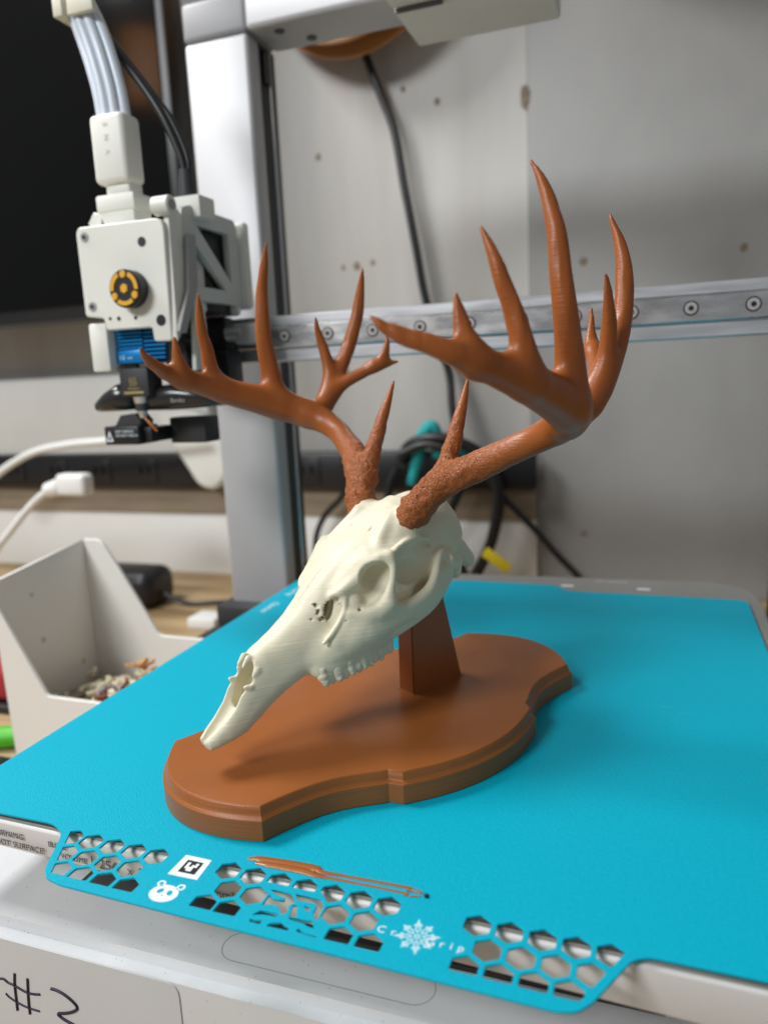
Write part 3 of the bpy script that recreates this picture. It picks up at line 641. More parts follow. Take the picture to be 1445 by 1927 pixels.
# orange spool behind the top beam
sp = root('filament_spool', (-47, 500, 400), 'round orange brown spool on the wall behind the top beam', 'spool')
cyl('rim', (-38, 498, 482), (-38, 504, 482), 90, M_ORANGE, sp, n=64, bev=1)
cyl('hub', (-38, 478, 482), (-38, 498, 482), 40, M_ORANGE, sp, n=40, bev=1)
cyl('flange', (-38, 472, 482), (-38, 478, 482), 88, M_ORANGE, sp, n=64, bev=1)
# white plug, cables, rounded white arm
pl = root('white_plug', (-240, 350, 40), 'white plug on a white cable hanging in front of the power strip', 'plug')
bm = bmesh.new(); add_box(bm, (-266, 343, 36), (-236, 358, 55), 4, 3); bmo('shell', bm, M_WHITE, pl, autosmooth=50)
cyl('nose', (-281, 350, 40), (-264, 350, 44), 6.5, M_WHITE, pl, r2=8, bev=1)
tube('lead', [(-280, 350, 40), (-292, 350, 33), (-306, 349, 22), (-325, 347, 4), (-345, 345, -16), (-365, 343, -48), (-375, 342, -78)], 3.2, M_WHITE, pl)
tag(tube('white_hose', [(-470, 450, 20), (-438, 450, 42), (-392, 450, 62), (-345, 450, 70), (-297, 450, 73), (-235, 452, 77), (-205, 455, 78)], 4, M_WHITE), 'white hose running across the wall behind the tool head', 'hose')
bm = bmesh.new()
pol = arc_fillet([(-265, 100), (-222, 100), (-188, 84), (-188, 30), (-205, 17), (-222, 22), (-238, 48), (-255, 72)], 14, 6)
wb = xzflat(pol, 488, 505, 'cable_cradle', M_WHITEM, bevel=4); tag(wb, 'rounded white plastic arm hanging behind the printer pillar in front of the power strip', 'cradle')
# things on the table at the left
rc = root('charger_brick', (-228, 420, -80), 'black rounded charger with thin lead lying on the table behind the white bin', 'charger')
bm = bmesh.new(); add_box(bm, (-300, 392, -80), (-222, 440, -44), 12, 4); bmo('case', bm, M_BLACK, rc, autosmooth=50)
tube('lead', [(-224, 415, -66), (-212, 415, -72), (-195, 418, -77.6), (-175, 425, -77.8), (-160, 432, -77.8)], 2.2, M_BLACK, rc)
tag(box('paper_scrap', (-160, 360, -80), (-133, 384, -70), M_WHITE, bev=2), 'small white block on the table beside the pillar foot', 'block')
tag(box('red_bag', (-290, 192, -74), (-168, 236, -50), M_RED, bev=6, seg=3), 'red fabric bag lying on a flat black case at the left edge', 'bag')
tag(box('black_case', (-290, 188, -80), (-166, 236, -74.2), M_BLACK, bev=2), 'flat black case under the red bag at the left edge', 'case')
gp = tag(tube('green_handle', [(-176, 146, -76), (-160, 150, -75), (-144, 154, -73.5), (-126, 160, -73)], [5, 6.5, 6.5, 5], M_GREEN, n=14), 'bright green tool handle at the lower left beyond the plate', 'handle')
tag(box('black_tool_tray', (-190, 120, -80), (-126, 140, -76), M_BLACK, bev=2), 'black tray under the green handle at the lower left', 'tray')
# purge bin
bn = root('purge_bin', (-70, 175, -80), 'white printed bin with cut away front holding brown and white filament scraps', 'bin')
yzflat([(139, -80), (210, -80), (210, 34), (139, 26)], -123, -120.6, 'side_wall', M_BIN, bn, bevel=.4)
xzflat(arc_fillet([(-120.6, -80), (-20, -80), (-20, -25), (-72, -25), (-98, 19), (-108, 34), (-120.6, 34)], [1, 1, 2, 3, 6, 4, 1], 4), 208, 210.5, 'back_wall', M_BIN, bn, bevel=.4)
xzflat(arc_fillet([(-121, -80), (-20, -80), (-20, -36), (-93.5, -35.5), (-120, 14), (-123, 20)], [1, 1, 2, 2, 2, 1], 4), 137.5, 140, 'front_wall', M_BIN, bn, bevel=.4)
yzflat([(140, -80), (208, -80), (208, -25), (140, -36)], -22.5, -20, 'low_side_wall', M_BIN, bn, bevel=.4)
box('bottom', (-120, 139, -80), (-21, 209, -78), M_BIN, bn)
box('scrap_bed', (-118, 141, -78), (-23, 207.5, -53), mat('scrap_fill', (.50, .42, .30, 1), .8, var=.5, vscale=160, bump=1, bscale=200), bn, bev=3)
SCM = [mat('scrap_brown', (.20, .05, .015, 1), .4), mat('scrap_bone', (.75, .68, .48, 1), .4), mat('scrap_orange', (.55, .28, .10, 1), .4), mat('scrap_grey', (.30, .27, .28, 1), .5)]
def scraps(name, cx, cy, z0, nn, spread, mi):
    bm = bmesh.new()
    for i in range(nn):
        c = Vector((cx + random.gauss(0, spread[0]), cy + random.gauss(0, spread[1]), z0 + random.uniform(0, spread[2])))
        pts = []; a0 = random.uniform(0, 6.28); rr = random.uniform(2, 6); tilt = random.uniform(-1, 1)
        for j in range(7): pts.append(c + Vector((math.cos(a0 + j * .9) * rr, math.sin(a0 + j * .9) * rr, j * 1.1 * tilt)))
        tube_bm(bm, pts, random.uniform(.7, 1.9), 6, 3)
    return tag(bmo(name, bm, SCM[mi], smooth=True), kind='stuff', label=['dark brown', 'bone white', 'orange', 'grey'][mi] + ' filament scraps lying in the white bin', cat='filament scraps')
scraps('filament_scraps', -74, 172, -51, 70, (17, 14, 6), 1); scraps('filament_scraps', -84, 158, -49, 12, (9, 8, 6), 0)
scraps('filament_scraps', -58, 190, -48, 22, (8, 6, 9), 2); scraps('filament_scraps', -76, 166, -48, 8, (12, 9, 5), 3)

# ------------------------------------------------------------------ printer frame
pr = root('printer_frame', (128, 285, -80), 'white and silver desktop 3D printer with two pillars, top beam and cross rail', '3D printer')
# base: deck with rounded front edge
bm = bmesh.new(); add_box(bm, (-6, -9, -80), (262, 262, -31), 0)
es = [e for e in bm.edges if all(v.co.y < -8 and v.co.z > -32 for v in e.verts)]
bmesh.ops.bevel(bm, geom=es, offset=3.8, segments=6, affect='EDGES'); base = bmo('base', bm, M_DECK, pr, autosmooth=30)
box('under_bed_shade', (38, 13, -31.4), (214, 255, -29.6), mat('under_bed_shade_dark', (.045, .04, .036, 1), .6), pr, bev=.5)  # dark slab on the deck standing in for the shade under the bed
# oval recess line on the deck
def ring_line(cx, cy, L, W, z, wd=.25):
    def st(l, w_):
        r = w_ / 2; return [(cx + l / 2 - r + r * math.sin(a), cy - r * math.cos(a)) for a in np.linspace(0, math.pi, 12)] + [(cx - l / 2 + r - r * math.sin(a), cy + r * math.cos(a)) for a in np.linspace(0, math.pi, 12)]
    me = curve_mesh([st(L, W), st(L - 2 * wd, W - 2 * wd)], .06); me.transform(Matrix.Translation((0, 0, z))); return me
link('recess_line', ring_line(127.5, 4.2, 62, 11, -31.02, .14), M_PRINT, base)
card = xzflat(arc_fillet([(-4, -34.8), (89.8, -34.8), (89.8, -74), (-4, -74)], [1, 4, 3, 1]), -9.4, -9.0, 'label_card', M_CARD, pr, bevel=.08)
def ink(nodes, r):
    bm = bmesh.new(); tube_bm(bm, [(x, -9.5, z) for x, z in nodes], r, 8, 5); return bmo('marker_stroke', bm, M_INK, card, autosmooth=60)
# the handwritten # and 2 (positions on the card, mm)
INK = [([(24.98, -49.32), (26.47, -49.06), (28.04, -49.93), (30.27, -50.25), (32.96, -51.07), (35.15, -51.51), (37.4, -51.42), (40.0, -50.85)], 0.35), ([(26.28, -54.13), (27.68, -55.18), (30.1, -56.07), (32.84, -56.74), (35.62, -57.0), (38.84, -57.01)], 0.3), ([(31.17, -45.94), (30.63, -49.0), (30.36, -52.14), (30.24, -55.26), (30.03, -58.94)], 0.42), ([(36.01, -46.47), (35.63, -49.47), (35.28, -52.36), (34.98, -55.77), (34.88, -58.88)], 0.42), ([(44.65, -47.6), (46.82, -47.65), (49.41, -48.33), (51.88, -49.65), (53.52, -51.19), (53.04, -52.57), (50.67, -54.1), (48.37, -54.99), (46.08, -55.76), (46.76, -56.58), (48.55, -57.34), (50.88, -57.96), (52.69, -58.43)], 0.45)]
for nodes, r in INK: ink(nodes, r)
# rear dark block and pillar feet
box('rear_block', (-64, 212, -80), (300, 306, -34), M_DARK, pr, bev=2)
box('foot', (-62, 256, -36), (-8, 308, -20), M_DARK, pr, bev=2)
for sx in (0, 1):
    x0 = -56 if not sx else 271.5; x1 = -14 if not sx else 313
    p = box('pillar', (x0, 268, -34), (x1, 283, 322), M_PILLAR, pr, bev=2.5, seg=3)
    box('channel', (x0 + 3, 283.2, -33), (x1 - .6 if not sx else x1, 303, 321.5), M_DARK, pr, bev=.6)
    xi = x1 if not sx else x0
    d = 1 if not sx else -1
    cyl('lead_rod', (xi - .3 * d, 293.6, -30), (xi - .3 * d, 293.6, 318), 1.4, M_CHROME, pr, n=10)
    box('end_cap', (x0 - .3, 267.7, 322.2), (x1 + .3, 303.5, 344), M_GREYCAP, pr, bev=3, seg=3)
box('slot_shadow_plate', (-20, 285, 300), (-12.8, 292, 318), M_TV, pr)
tb = box('top_beam', (-13.6, 266, 322), (271, 303.2, 352), M_PILLAR, pr, bev=3, seg=3)
for x, y in ((3, 276), (16, 292), (241, 276), (254, 292)): cyl('screw', (x, y, 321.4), (x, y, 322.4), 3, M_BLACK, tb, n=16)
# white cover under the top beam
cv = root('white_cover', (125, 250, 300), 'white plastic cover hanging in front of the top beam at the top of the picture', 'cover')
bm = bmesh.new(); add_box(bm, (85, 236, 300), (161, 279, 350), 1.6, 2); bmo('shell', bm, M_WHITEM, cv, autosmooth=40)
box('front_lip', (84, 224, 301.5), (161.5, 235.5, 350), M_WHITEM, cv, bev=2)
box('seam', (86, 235.2, 299.8), (110, 236.2, 302), M_PRINT, cv)
# cross rail
xr = box('cross_beam', (-62, 217.5, 134.6), (318, 240, 158.6), M_SILVER, pr, bev=1, seg=1)
box('upper_lip', (-62, 215.2, 153.4), (318, 217.6, 158.4), M_SILVER, pr, bev=.3, seg=1)
box('lower_lip', (-62, 215.2, 134.8), (318, 217.6, 140.9), M_SILVER, pr, bev=.3, seg=1)
rl = box('linear_rail', (-40, 213.8, 141.6), (314, 217.4, 152.9), M_STEEL, pr, bev=.5, seg=1)
bm0 = bmesh.new(); add_cyl(bm0, (0, 213.3, 0), (0, 214.2, 0), 3.4, 22)
M_HEAD = mat('screw_head', (.62, .58, .56, 1), .3, metal=.5)
for k in range(13):
    x = -1.1 + 25 * (k - 1)
    h_ = cyl('screw_recess', (x, 213.55, 147.5), (x, 213.9, 147.5), 3.25, M_BLACK, rl, n=24)
    bm = bmesh.new(); add_cyl(bm, (x, 213.2, 147.5), (x, 213.6, 147.5), 2.6, 20, bev=.15); bmo('screw', bm, M_HEAD, rl, autosmooth=30)
    cyl('hex_socket', (x, 213.05, 147.5), (x, 213.3, 147.5), 1.25, M_BLACK, rl, n=6)

# ------------------------------------------------------------------ heated bed
SK = -.026                                     # the bed front runs very slightly out of square
hb = root('heated_bed', (128, 150, -14), 'light grey heated bed with printed front skirt under the blue plate', 'heated bed')
bedo = arc_fillet([(1.2, -.4), (264, -.4 + SK * 264), (264, 302), (1.2, 290)], [6, 6, 34, 30], 8)
me = curve_mesh([bedo], 11.2, .8); me.transform(Matrix.Translation((0, 0, -13.2)))
for v in me.vertices:
    if v.co.z < -6: v.co.z += 13.2 - 10.4 - .014 * v.co.x
link('bed_plate', me, M_SKIRT, hb)
me = curve_mesh([arc_fillet([(2, .6), (263, .6 + SK * 264), (263, 300), (2, 288)], [6, 6, 33, 29], 8)], .8); me.transform(Matrix.Translation((0, 0, -2.1))); link('bed_surface', me, M_BED, hb)
me = curve_mesh([arc_fillet([(1, 1), (256, 1 + SK * 256), (256, 258), (1, 258)], 5)], .6); me.transform(Matrix.Translation((0, 0, -1.25))); link('magnet_sheet', me, M_MAGNET, hb)
def on_skirt(s, x, z, size, space=1.0, name='lettering', m=None, parent=None):
    me = text_mesh(s, size, .12, space); a = math.atan(SK)
    Mx = Matrix.Translation((x, SK * x - .84, z)) @ Matrix.Rotation(a, 4, 'Z') @ Matrix.Rotation(math.pi / 2, 4, 'X')
    me.transform(Mx); return link(name, me, m or M_PRINT, parent or hb)
on_skirt('WARNING', 20.1, -6.3, 2.75, 1.05); on_skirt('HOT SURFACE!', 22.2, -9.4, 2.75, 1.05)
on_skirt('BUILD', 43.2, -6.4, 2.5, 1.0); on_skirt('VOLUME', 47.6, -9.3, 2.5, 1.0); on_skirt('|', 58.6, -9.2, 4.2)
on_skirt('256', 61.5, -9.6, 4.4, 1.05); on_skirt('X', 71.5, -9.6, 2.8); on_skirt('256', 75.5, -9.6, 4.4, 1.05); on_skirt('X', 86.0, -9.6, 2.8); on_skirt('256', 89.8, -9.6, 4.4, 1.05); on_skirt('mm\u00b3', 99.8, -9.9, 3.6)
me = text_mesh('HOT SURFACE', 2.6, .04, 1.1); me.transform(Matrix.Translation((178, 289, -1.28))); link('lettering', me, M_WPRINT, hb)
for x in (160, 202): box('bed_marking', (x, 276, -1.3), (x + 7, 279, -1.24), M_WPRINT, hb)

# ------------------------------------------------------------------ build plate
bp = root('build_plate', (128, 120, 0), 'bright cyan textured steel build plate with honeycomb front tab under the skull board', 'build plate')
outl = [(0, .2), (44.5, 0), (50.5, -3.2), (57.6, -17.4), (60.6, -20.3), (65.8, -21.6), (192.5, -24.9), (196.2, -24.0), (199.0, -21.0), (206.2, -7.2), (209.8, -5.2), (257, -5.6),
        (257, 262), (165.6, 263), (157, 272.8), (155, 273.4), (101, 274), (98, 273), (90, 263.6), (0, 264)]
rad = [4, 3, 3, 3, 1.5, 4, 3, 1.5, 1.5, 3, 3, 4, 6, 2, 1, 2, 2, 1, 2, 10]
holes = []
def clip_half(poly, a, b, c):                  # keep a*x+b*y<=c
    out = []
    for i in range(len(poly)):
        p, q = poly[i - 1], poly[i]; dp = a * p[0] + b * p[1] - c; dq = a * q[0] + b * q[1] - c
        if (dp <= 0) != (dq <= 0): t = dp / (dp - dq); out.append((p[0] + t * (q[0] - p[0]), p[1] + t * (q[1] - p[1])))
        if dq <= 0: out.append(q)
    return out
def hexp(x, y, r=3.52): return [(x + r * math.sin(k * math.pi / 3 + .026), y + r * math.cos(k * math.pi / 3 + .026)) for k in range(6)]
rows = [([54.6, 61.6, 69, 76.4, 83.8], -4.35, 0), ([58.1, 65.3, 72.7, 80.1], -10.75, 0), ([61.6, 68.9, 76.3, 83.6], -17.05, 1),
        ([106.2, 113.6, 121, 128.3, 135.8, 143.2, 150.5], -5.2, 0), ([109.9, 117.3, 139.5, 146.9], -11.6, 0), ([106.6, 113.4, 143, 150.4], -18.0, 1),
        ([172.5, 179.9, 187.3, 194.7, 202], -7.0 + .5, 0), ([176.2, 183.6, 191, 198.4], -13.4 + .2, 0), ([172.4, 179.8, 187.2, 194.4], -19.6 + .3, 1)]
for xs, y, cut in rows:
    y0 = y - SK * np.mean(xs)
    for x in xs:
        cy = y0 + SK * x
        if x in (121, 128.3): H = clip_half(hexp(x, cy), 0, -1, -(cy - .9))
        else: H = hexp(x, cy)
        if x == 135.8: H = clip_half(H, -.72, -.70, -91.9)
        if cut: H = clip_half(H, 0, -1, -(cy - 1.6))
        # keep clear of the tab's slanting sides
        H = clip_half(H, -.894, -.447, -45.9)
        H = clip_half(H, .887, -.463, 184.2)
        if len(H) >= 3: holes.append(arc_fillet(H, .35, 3))
LG = [[(120.49, -8.16), (126.09, -8.19), (128.37, -10.69), (127.33, -12.39), (127.99, -14.13), (127.57, -15.33), (126.67, -15.18), (125.73, -13.95), (124.96, -13.06), (122.14, -13.31), (120.99, -13.92), (120.95, -11.67), (120.96, -10.08), (122.52, -11.22), (125.55, -10.93), (125.29, -10.0), (122.3, -9.55)], [(120.26, -17.56), (121.47, -15.58), (125.95, -15.39), (126.91, -15.65), (126.08, -16.43), (122.72, -16.72), (121.16, -17.3)], [(127.33, -8.13), (133.95, -7.97), (135.68, -10.01), (136.18, -14.73), (135.37, -14.7), (134.33, -12.86), (134.05, -10.47), (133.35, -9.84), (128.68, -10.04)], [(128.3, -11.83), (129.4, -11.52), (130.78, -15.22), (129.18, -15.68)], [(131.15, -11.3), (132.83, -11.37), (133.03, -12.69), (131.84, -12.76)], [(129.23, -15.79), (134.28, -15.8), (134.77, -15.14), (136.68, -17.57), (134.57, -17.28), (133.73, -16.75), (129.52, -16.38)], [(125.51, -19.24), (126.39, -18.59), (128.22, -17.81), (129.38, -18.51), (130.72, -18.77), (130.87, -19.88), (125.46, -19.9)], [(120.44, -18.98), (121.7, -19.02), (123.29, -18.16), (123.57, -19.8), (120.88, -19.78)], [(132.98, -18.51), (134.33, -19.26), (138.11, -19.43), (138.07, -20.18), (132.89, -19.55)]]
holes += LG
me = curve_mesh([arc_fillet(outl, rad, 6)] + holes, .6, .08); me.transform(Matrix.Translation((0, 0, -.6))); plate = link('steel_sheet', me, M_TEAL, bp)
def flatprint(name, polys, m=M_WPRINT, z=.004, d=.02):
    me = curve_mesh(polys, d); me.transform(Matrix.Translation((0, 0, z))); return link(name, me, m, bp)
def flattext(s, x, y, size, rot=SK, space=1.0, z=.004):
    me = text_mesh(s, size, .02, space); me.transform(Matrix.Translation((x, y, z)) @ Matrix.Rotation(rot, 4, 'Z')); return link('lettering', me, M_WPRINT, bp)
# square marker
flatprint('marker_card', [[(91.3, -10.3), (91.5, -2.1), (99.6, -2.3), (100.2, -10.3)]])
flatprint('marker_block', [[(93.3, -8.75), (93.3, -3.8), (98.2, -3.95), (98.4, -8.75)]], M_BLACK, .03)
cells = [(1, 1), (1, 2), (1, 3), (1, 4), (2, 4), (3, 3), (3, 4), (4, 1), (4, 2), (2, 1)] 
for i, j in [(1, 1), (1, 2), (1, 3), (2, 3), (2, 4), (3, 2), (3, 3), (4, 1), (4, 2), (3, 4)]:
    x, y = 93.3 + i * .82, -8.75 + (5 - j) * .82; flatprint('marker_cell', [[(x, y), (x, y + .83), (x + .83, y + .83), (x + .83, y)]], z=.055)
# panda face
def ell2(x, y, a, b, r=0, n=24): return [(x + a * math.cos(t) * math.cos(r) - b * math.sin(t) * math.sin(r), y + a * math.cos(t) * math.sin(r) + b * math.sin(t) * math.cos(r)) for t in np.linspace(0, 2 * math.pi, n + 1)[:-1]]
flatprint('printed_face', [ell2(94.9, -17.0, 3.9, 3.1), ell2(93.5, -16.4, .75, 1.0, -.5), ell2(96.3, -16.5, .75, 1.0, .5), ell2(94.9, -17.8, .35, .2)])
for x in (92.1, 97.9): flatprint('printed_ear', [ell2(x, -13.9, 1.15, 1.1), ell2(x, -13.9, .6, .6)])
# snowflake and words
flake = []
for k in range(8):
    a = k * math.pi / 4 + .2; L = 5.6 if k % 2 == 0 else 4.9
    c, s = math.cos(a), math.sin(a); f = lambda u, v: (160.2 + u * c - v * s, -13.4 + u * s + v * c)
    flake.append([f(.9, 0), f(2.1, .75), f(3.0, .55), f(3.5, 1.15), f(4.0, .5), f(L, 0), f(4.0, -.5), f(3.5, -1.15), f(3.0, -.55), f(2.1, -.75)])
    flake.append([f(1.6, 0), f(2.2, .3), f(3.6, 0), f(2.2, -.3)])
flatprint('printed_snowflake', flake + [ell2(160.2, -13.4, .75, .75), ell2(160.2, -13.4, .3, .3)], mat('pale_blue_print', (.48, .76, .82, 1), .5))
flattext('C', 150.6, -14.4, 3.0); flattext('r', 154.0, -14.5, 3.0); flattext('G', 162.4, -15.2, 3.2, z=.04); flattext('r', 165.6, -15.0, 3.0); flattext('i', 168.0, -15.0, 3.0); flattext('p', 169.8, -15.0, 3.0)
flattext('CryoGrip', 6.9, 254, 6.8, -math.pi / 2, 1.1); flattext('Glacier', 6.9, 211, 6.0, -math.pi / 2, 1.05)
# scratch marks
M_SCR = mat('scratch', (.10, .50, .62, 1), .5)
for x, y, a in ((222, 118, .4), (216, 122, .1)):
    me = curve_mesh([[(-3, -.12), (3, 0), (-3, .12)]], .01); me.transform(Matrix.Translation((x, y, .003)) @ Matrix.Rotation(a, 4, 'Z')); link('scratch', me, M_SCR, bp)

# purge line left on the plate
pg = root('purge_line', (130, 0, 0), 'brown purge line of filament lying on the plate in front of the board', 'filament')
def strip(pts, r, flat=.35, name='bead'):
    bm = bmesh.new(); tube_bm(bm, [(x, y, 0) for x, y in pts], r, 12, 8)
    for v in bm.verts: v.co.z = v.co.z * flat + .12
    return bmo(name, bm, M_PURGE, pg, autosmooth=70)
M_PURGE = mat('purge_brown', (.36, .11, .02, 1), .22, var=.05, vscale=90)
strip([(108.8, .9), (112, 1.55), (118, 1.9), (124, 2.1), (128.2, 2.0), (130.2, 1.2), (136, 1.35), (145, 1.5), (154, 1.6)], [.55, 1.15, 1.25, 1.25, 1.2, .75, .5, .45, .45])
strip([(111.8, -.1), (115, .15), (121, .3), (126, .2), (129, -.4), (133, -.45), (142, -.4), (150, -.5), (154, -.6)], [.6, 1.15, 1.25, 1.25, .85, .5, .4, .4, .35])
for y0 in (-1.4, -.9, .2, .9, 1.6): strip([(153.2, y0), (155 + random.random(), y0 + random.uniform(-.8, .8)), (157.3, y0 * .6)], [.14, .12, .1], 1, 'strand')
bm = bmesh.new(); bmesh.ops.create_icosphere(bm, subdivisions=2, radius=.6, matrix=Matrix.Translation((158.6, -.3, .3)))
for v in bm.verts: v.co.x += random.uniform(-.1, .1)
bmo('burnt_tip', bm, M_BLACK, pg, smooth=True)

# ------------------------------------------------------------------ tool head
th = root('tool_head', (-25, 190, 100), 'white tool head with black and yellow gear, blue heatsink and hoses on the cross rail', 'tool head')
cvp = arc_fillet([(-50, 197.8), (-48.2, 200.2), (-39.3, 200.1), (-5.4, 199.9), (-2.0, 198.8), (-1.0, 195.3), (-2.3, 145.2), (-12.1, 145.4), (-12.7, 152.0), (-38.3, 152.1), (-39.5, 157.7), (-49.8, 159.2)], [2, 1, 1, 2, 1, 2, 1.6, 1.6, 1, 1, 1, 1.6], 4)
cover = xzflat(cvp, 150, 154.5, 'front_cover', M_WHITEM, th, bevel=.7)
for x, z in ((-45.2, 195.4), (-45.1, 163.6)):
    c = cyl('cover_screw', (x, 149.6, z), (x, 150.3, z), 2.3, M_GREYPL, cover, n=20, bev=.2); 
    cyl('cover_screw_socket', (x, 149.4, z), (x, 149.7, z), 1.1, M_BLACK, cover, n=6)
for x, z, r in ((-13.5, 190.3, 2.2), (-7.2, 154.8, 2.6), (-35.6, 157.4, .8), (-30.7, 157.1, 1.0), (-21.1, 156.9, .9)):
    cyl('cover_hole', (x, 149.85, z), (x, 150.1, z), r, M_BLACK, cover, n=20)
body = box('housing', (-49, 154.6, 160), (-4, 186, 198), M_WHITEM, th, bev=1.5)
box('side_guard', (-51, 152, 132.8), (-40.3, 172, 156), M_WHITEM, th, bev=1.2)
g = cyl('gear_knob', (-20.8, 143.5, 169.6), (-20.8, 150, 169.6), 8.6, M_BLACK, th, n=40, bev=.5)
for k in range(3):
    a = math.radians(90 + 120 * k); cyl('gear_dot', (-20.8 + 6.4 * math.cos(a), 142.9, 169.6 + 6.4 * math.sin(a)), (-20.8 + 6.4 * math.cos(a), 143.7, 169.6 + 6.4 * math.sin(a)), 1.7, M_YEL, g, n=18, bev=.2)
    aa = np.linspace(math.radians(90 + 120 * k + 24), math.radians(90 + 120 * k + 96), 10)
    me = curve_mesh([[(7.6 * math.cos(t), 7.6 * math.sin(t)) for t in aa] + [(5.7 * math.cos(t), 5.7 * math.sin(t)) for t in aa[::-1]]], .7)
    me.transform(Matrix(((1, 0, 0, -20.8), (0, 0, 1, 143.0), (0, 1, 0, 169.6), (0, 0, 0, 1)))); me.flip_normals(); link('gear_segment', me, M_YEL, g)
cyl('gear_centre', (-20.8, 142.9, 169.6), (-20.8, 143.7, 169.6), 2.2, M_YEL, g, n=6, bev=.2)
# heatsink
hs = box('heatsink', (-41, 160.6, 136), (-12, 176, 152.5), M_FINGAP, th)
for k in range(6): box('fin', (-41.4, 157.4, 143.2 + k * 1.75), (-24.4, 159.4, 144.1 + k * 1.75), M_BLUE, hs)
for k in range(7): box('fin', (-24, 158, 138 + k * 2.0), (-12.5 + .2 * k, 159.6, 138.9 + k * 2.0), M_BLUE, hs)
pz = box('heatsink_plate', (-41.6, 157.0, 136.4), (-24.4, 159.2, 142.6), M_BLUE, hs, bev=.3)
me = text_mesh('1.5', 2.8, .05); me.transform(Matrix(((1, 0, 0, -38.5), (0, 0, 1, 156.95), (0, 1, 0, 138.2), (0, 0, 0, 1)))); link('lettering', me, M_WPRINT, hs)
me = text_mesh('mm', 1.8, .05); me.transform(Matrix(((1, 0, 0, -33.6), (0, 0, 1, 156.95), (0, 1, 0, 138.4), (0, 0, 0, 1)))); link('lettering', me, M_WPRINT, hs)
box('heatsink_side', (-44.5, 158.5, 133.5), (-41.3, 176, 155), M_BLACK, th)
xzflat([(-12, 152), (-3, 145), (-1, 132), (-14, 132)], 160, 176, 'fan_housing', M_BLACK, th)
sk = box('silicone_sock', (-39.2, 155.5, 120), (-22, 168, 134.2), M_SOFT, th, bev=1.6)
bm = bmesh.new()
for dx in (-1.6, 0, 1.6): tube_bm(bm, [(-30.6 + dx - .4, 155.3, 125.2), (-30.6 + dx + .4, 155.3, 126.6), (-30.6 + dx - .4, 155.3, 128), (-30.6 + dx + .4, 155.3, 129.4)], .3, 6, 4)
add_box(bm, (-34, 155.2, 123.9), (-27.5, 155.5, 124.3)); add_box(bm, (-36.4, 155.2, 121.6), (-25, 155.5, 122.7))
bmo('heat_symbol', bm, mat('gold_print', (.42, .33, .12, 1), .5), sk)
cyl('nozzle', (-31, 161, 109.5), (-31, 161, 120), 1.6, M_SILVER, th, r2=4.2, n=20)
cyl('nozzle_neck', (-31, 161, 113), (-31, 161, 120.2), 3.4, M_SOFT, th, n=16)
# dark fan ducts, rounded and glossy
M_GLOSSB = mat('glossy_black', (.022, .022, .022, 1), .22)
def duct(name, sections):
    """sections along x: (x, y centre, half depth, z bottom, z top)"""
    bm = bmesh.new(); rings = []
    for x, yc, hd, z0, z1 in sections:
        rings.append([bm.verts.new((x, yc + hd * math.copysign(abs(math.cos(a)) ** .7, math.cos(a)), (z0 + z1) / 2 + (z1 - z0) / 2 * math.copysign(abs(math.sin(a)) ** .7, math.sin(a)))) for a in [2 * math.pi * j / 20 for j in range(20)]])
    for p, q in zip(rings, rings[1:]):
        for j in range(20): bm.faces.new((p[j], p[(j + 1) % 20], q[(j + 1) % 20], q[j]))
    bm.faces.new(rings[0]); bm.faces.new(rings[-1]); return bmo(name, bm, M_GLOSSB, th, smooth=True)
duct('fan_duct', [(-64.2, 172, 3, 113.2, 116.5), (-61, 171, 9, 112.8, 118.8), (-54, 171, 12, 112.8, 123.4), (-47, 171, 13, 113, 127), (-40, 171, 12, 113.4, 127), (-37, 171, 8, 115, 125)])
duct('fan_duct', [(-36, 172, 7, 113, 118), (-32, 172, 11, 112.6, 121.6), (-24, 173, 14, 112.4, 125), (-14, 174, 15, 112.6, 126.4), (-4, 175, 15, 113, 125), (6, 176, 14, 113.6, 121), (13, 177, 10, 114.2, 118)])
me = text_mesh('Bambu', 3.0, .05); me.transform(Matrix(((1, 0, 0, -13), (0, 0, 1, 159.2), (0, 1, 0, 116.6), (0, 0, 0, 1)))); link('lettering', me, M_GREYPL, th)
# part being wiped: black block with warning label
bk = box('nozzle_wiper', (-54.3, 159, 96.2), (-33.5, 176, 105.6), M_BLACK, th, bev=.8)
xzflat([(-49, 105.4), (-45, 111), (-36.6, 111.8), (-33, 108), (-33.6, 105.4)], 161, 172, 'wiper_top', M_SOFT, th, bevel=.5)
box('wiper_bridge', (-34, 163, 97), (-28.6, 182, 104.5), M_BLACK, th, bev=.5)
box('wiper_arm', (-29.6, 180, 94.8), (-8.2, 194, 108.2), mat('matte_black', (.03, .03, .032, 1), .5), th, bev=.8)
me = curve_mesh([[(-53.2, 98), (-51.1, 103.4), (-49, 98)], [(-52.2, 98.7), (-51.1, 101.7), (-50, 98.7)]], .05); me.transform(Matrix(((1, 0, 0, 0), (0, 0, 1, 158.9), (0, 1, 0, 0), (0, 0, 0, 1)))); link('warning_triangle', me, M_WPRINT, bk)
for z, s in ((102.4, 'HOT SURFACE'), (100.4, 'DO NOT TOUCH')):
    me = text_mesh(s, 1.7, .05); me.transform(Matrix(((1, 0, 0, -47.4), (0, 0, 1, 158.9), (0, 1, 0, z), (0, 0, 0, 1)))); link('lettering', me, M_WPRINT, bk)
tube('filament_curl', [(-28, 157, 110.5), (-26, 157, 108.5), (-23.5, 157, 106), (-20.8, 157, 103)], [.3, .7, .9, .6], M_PURGE, th)
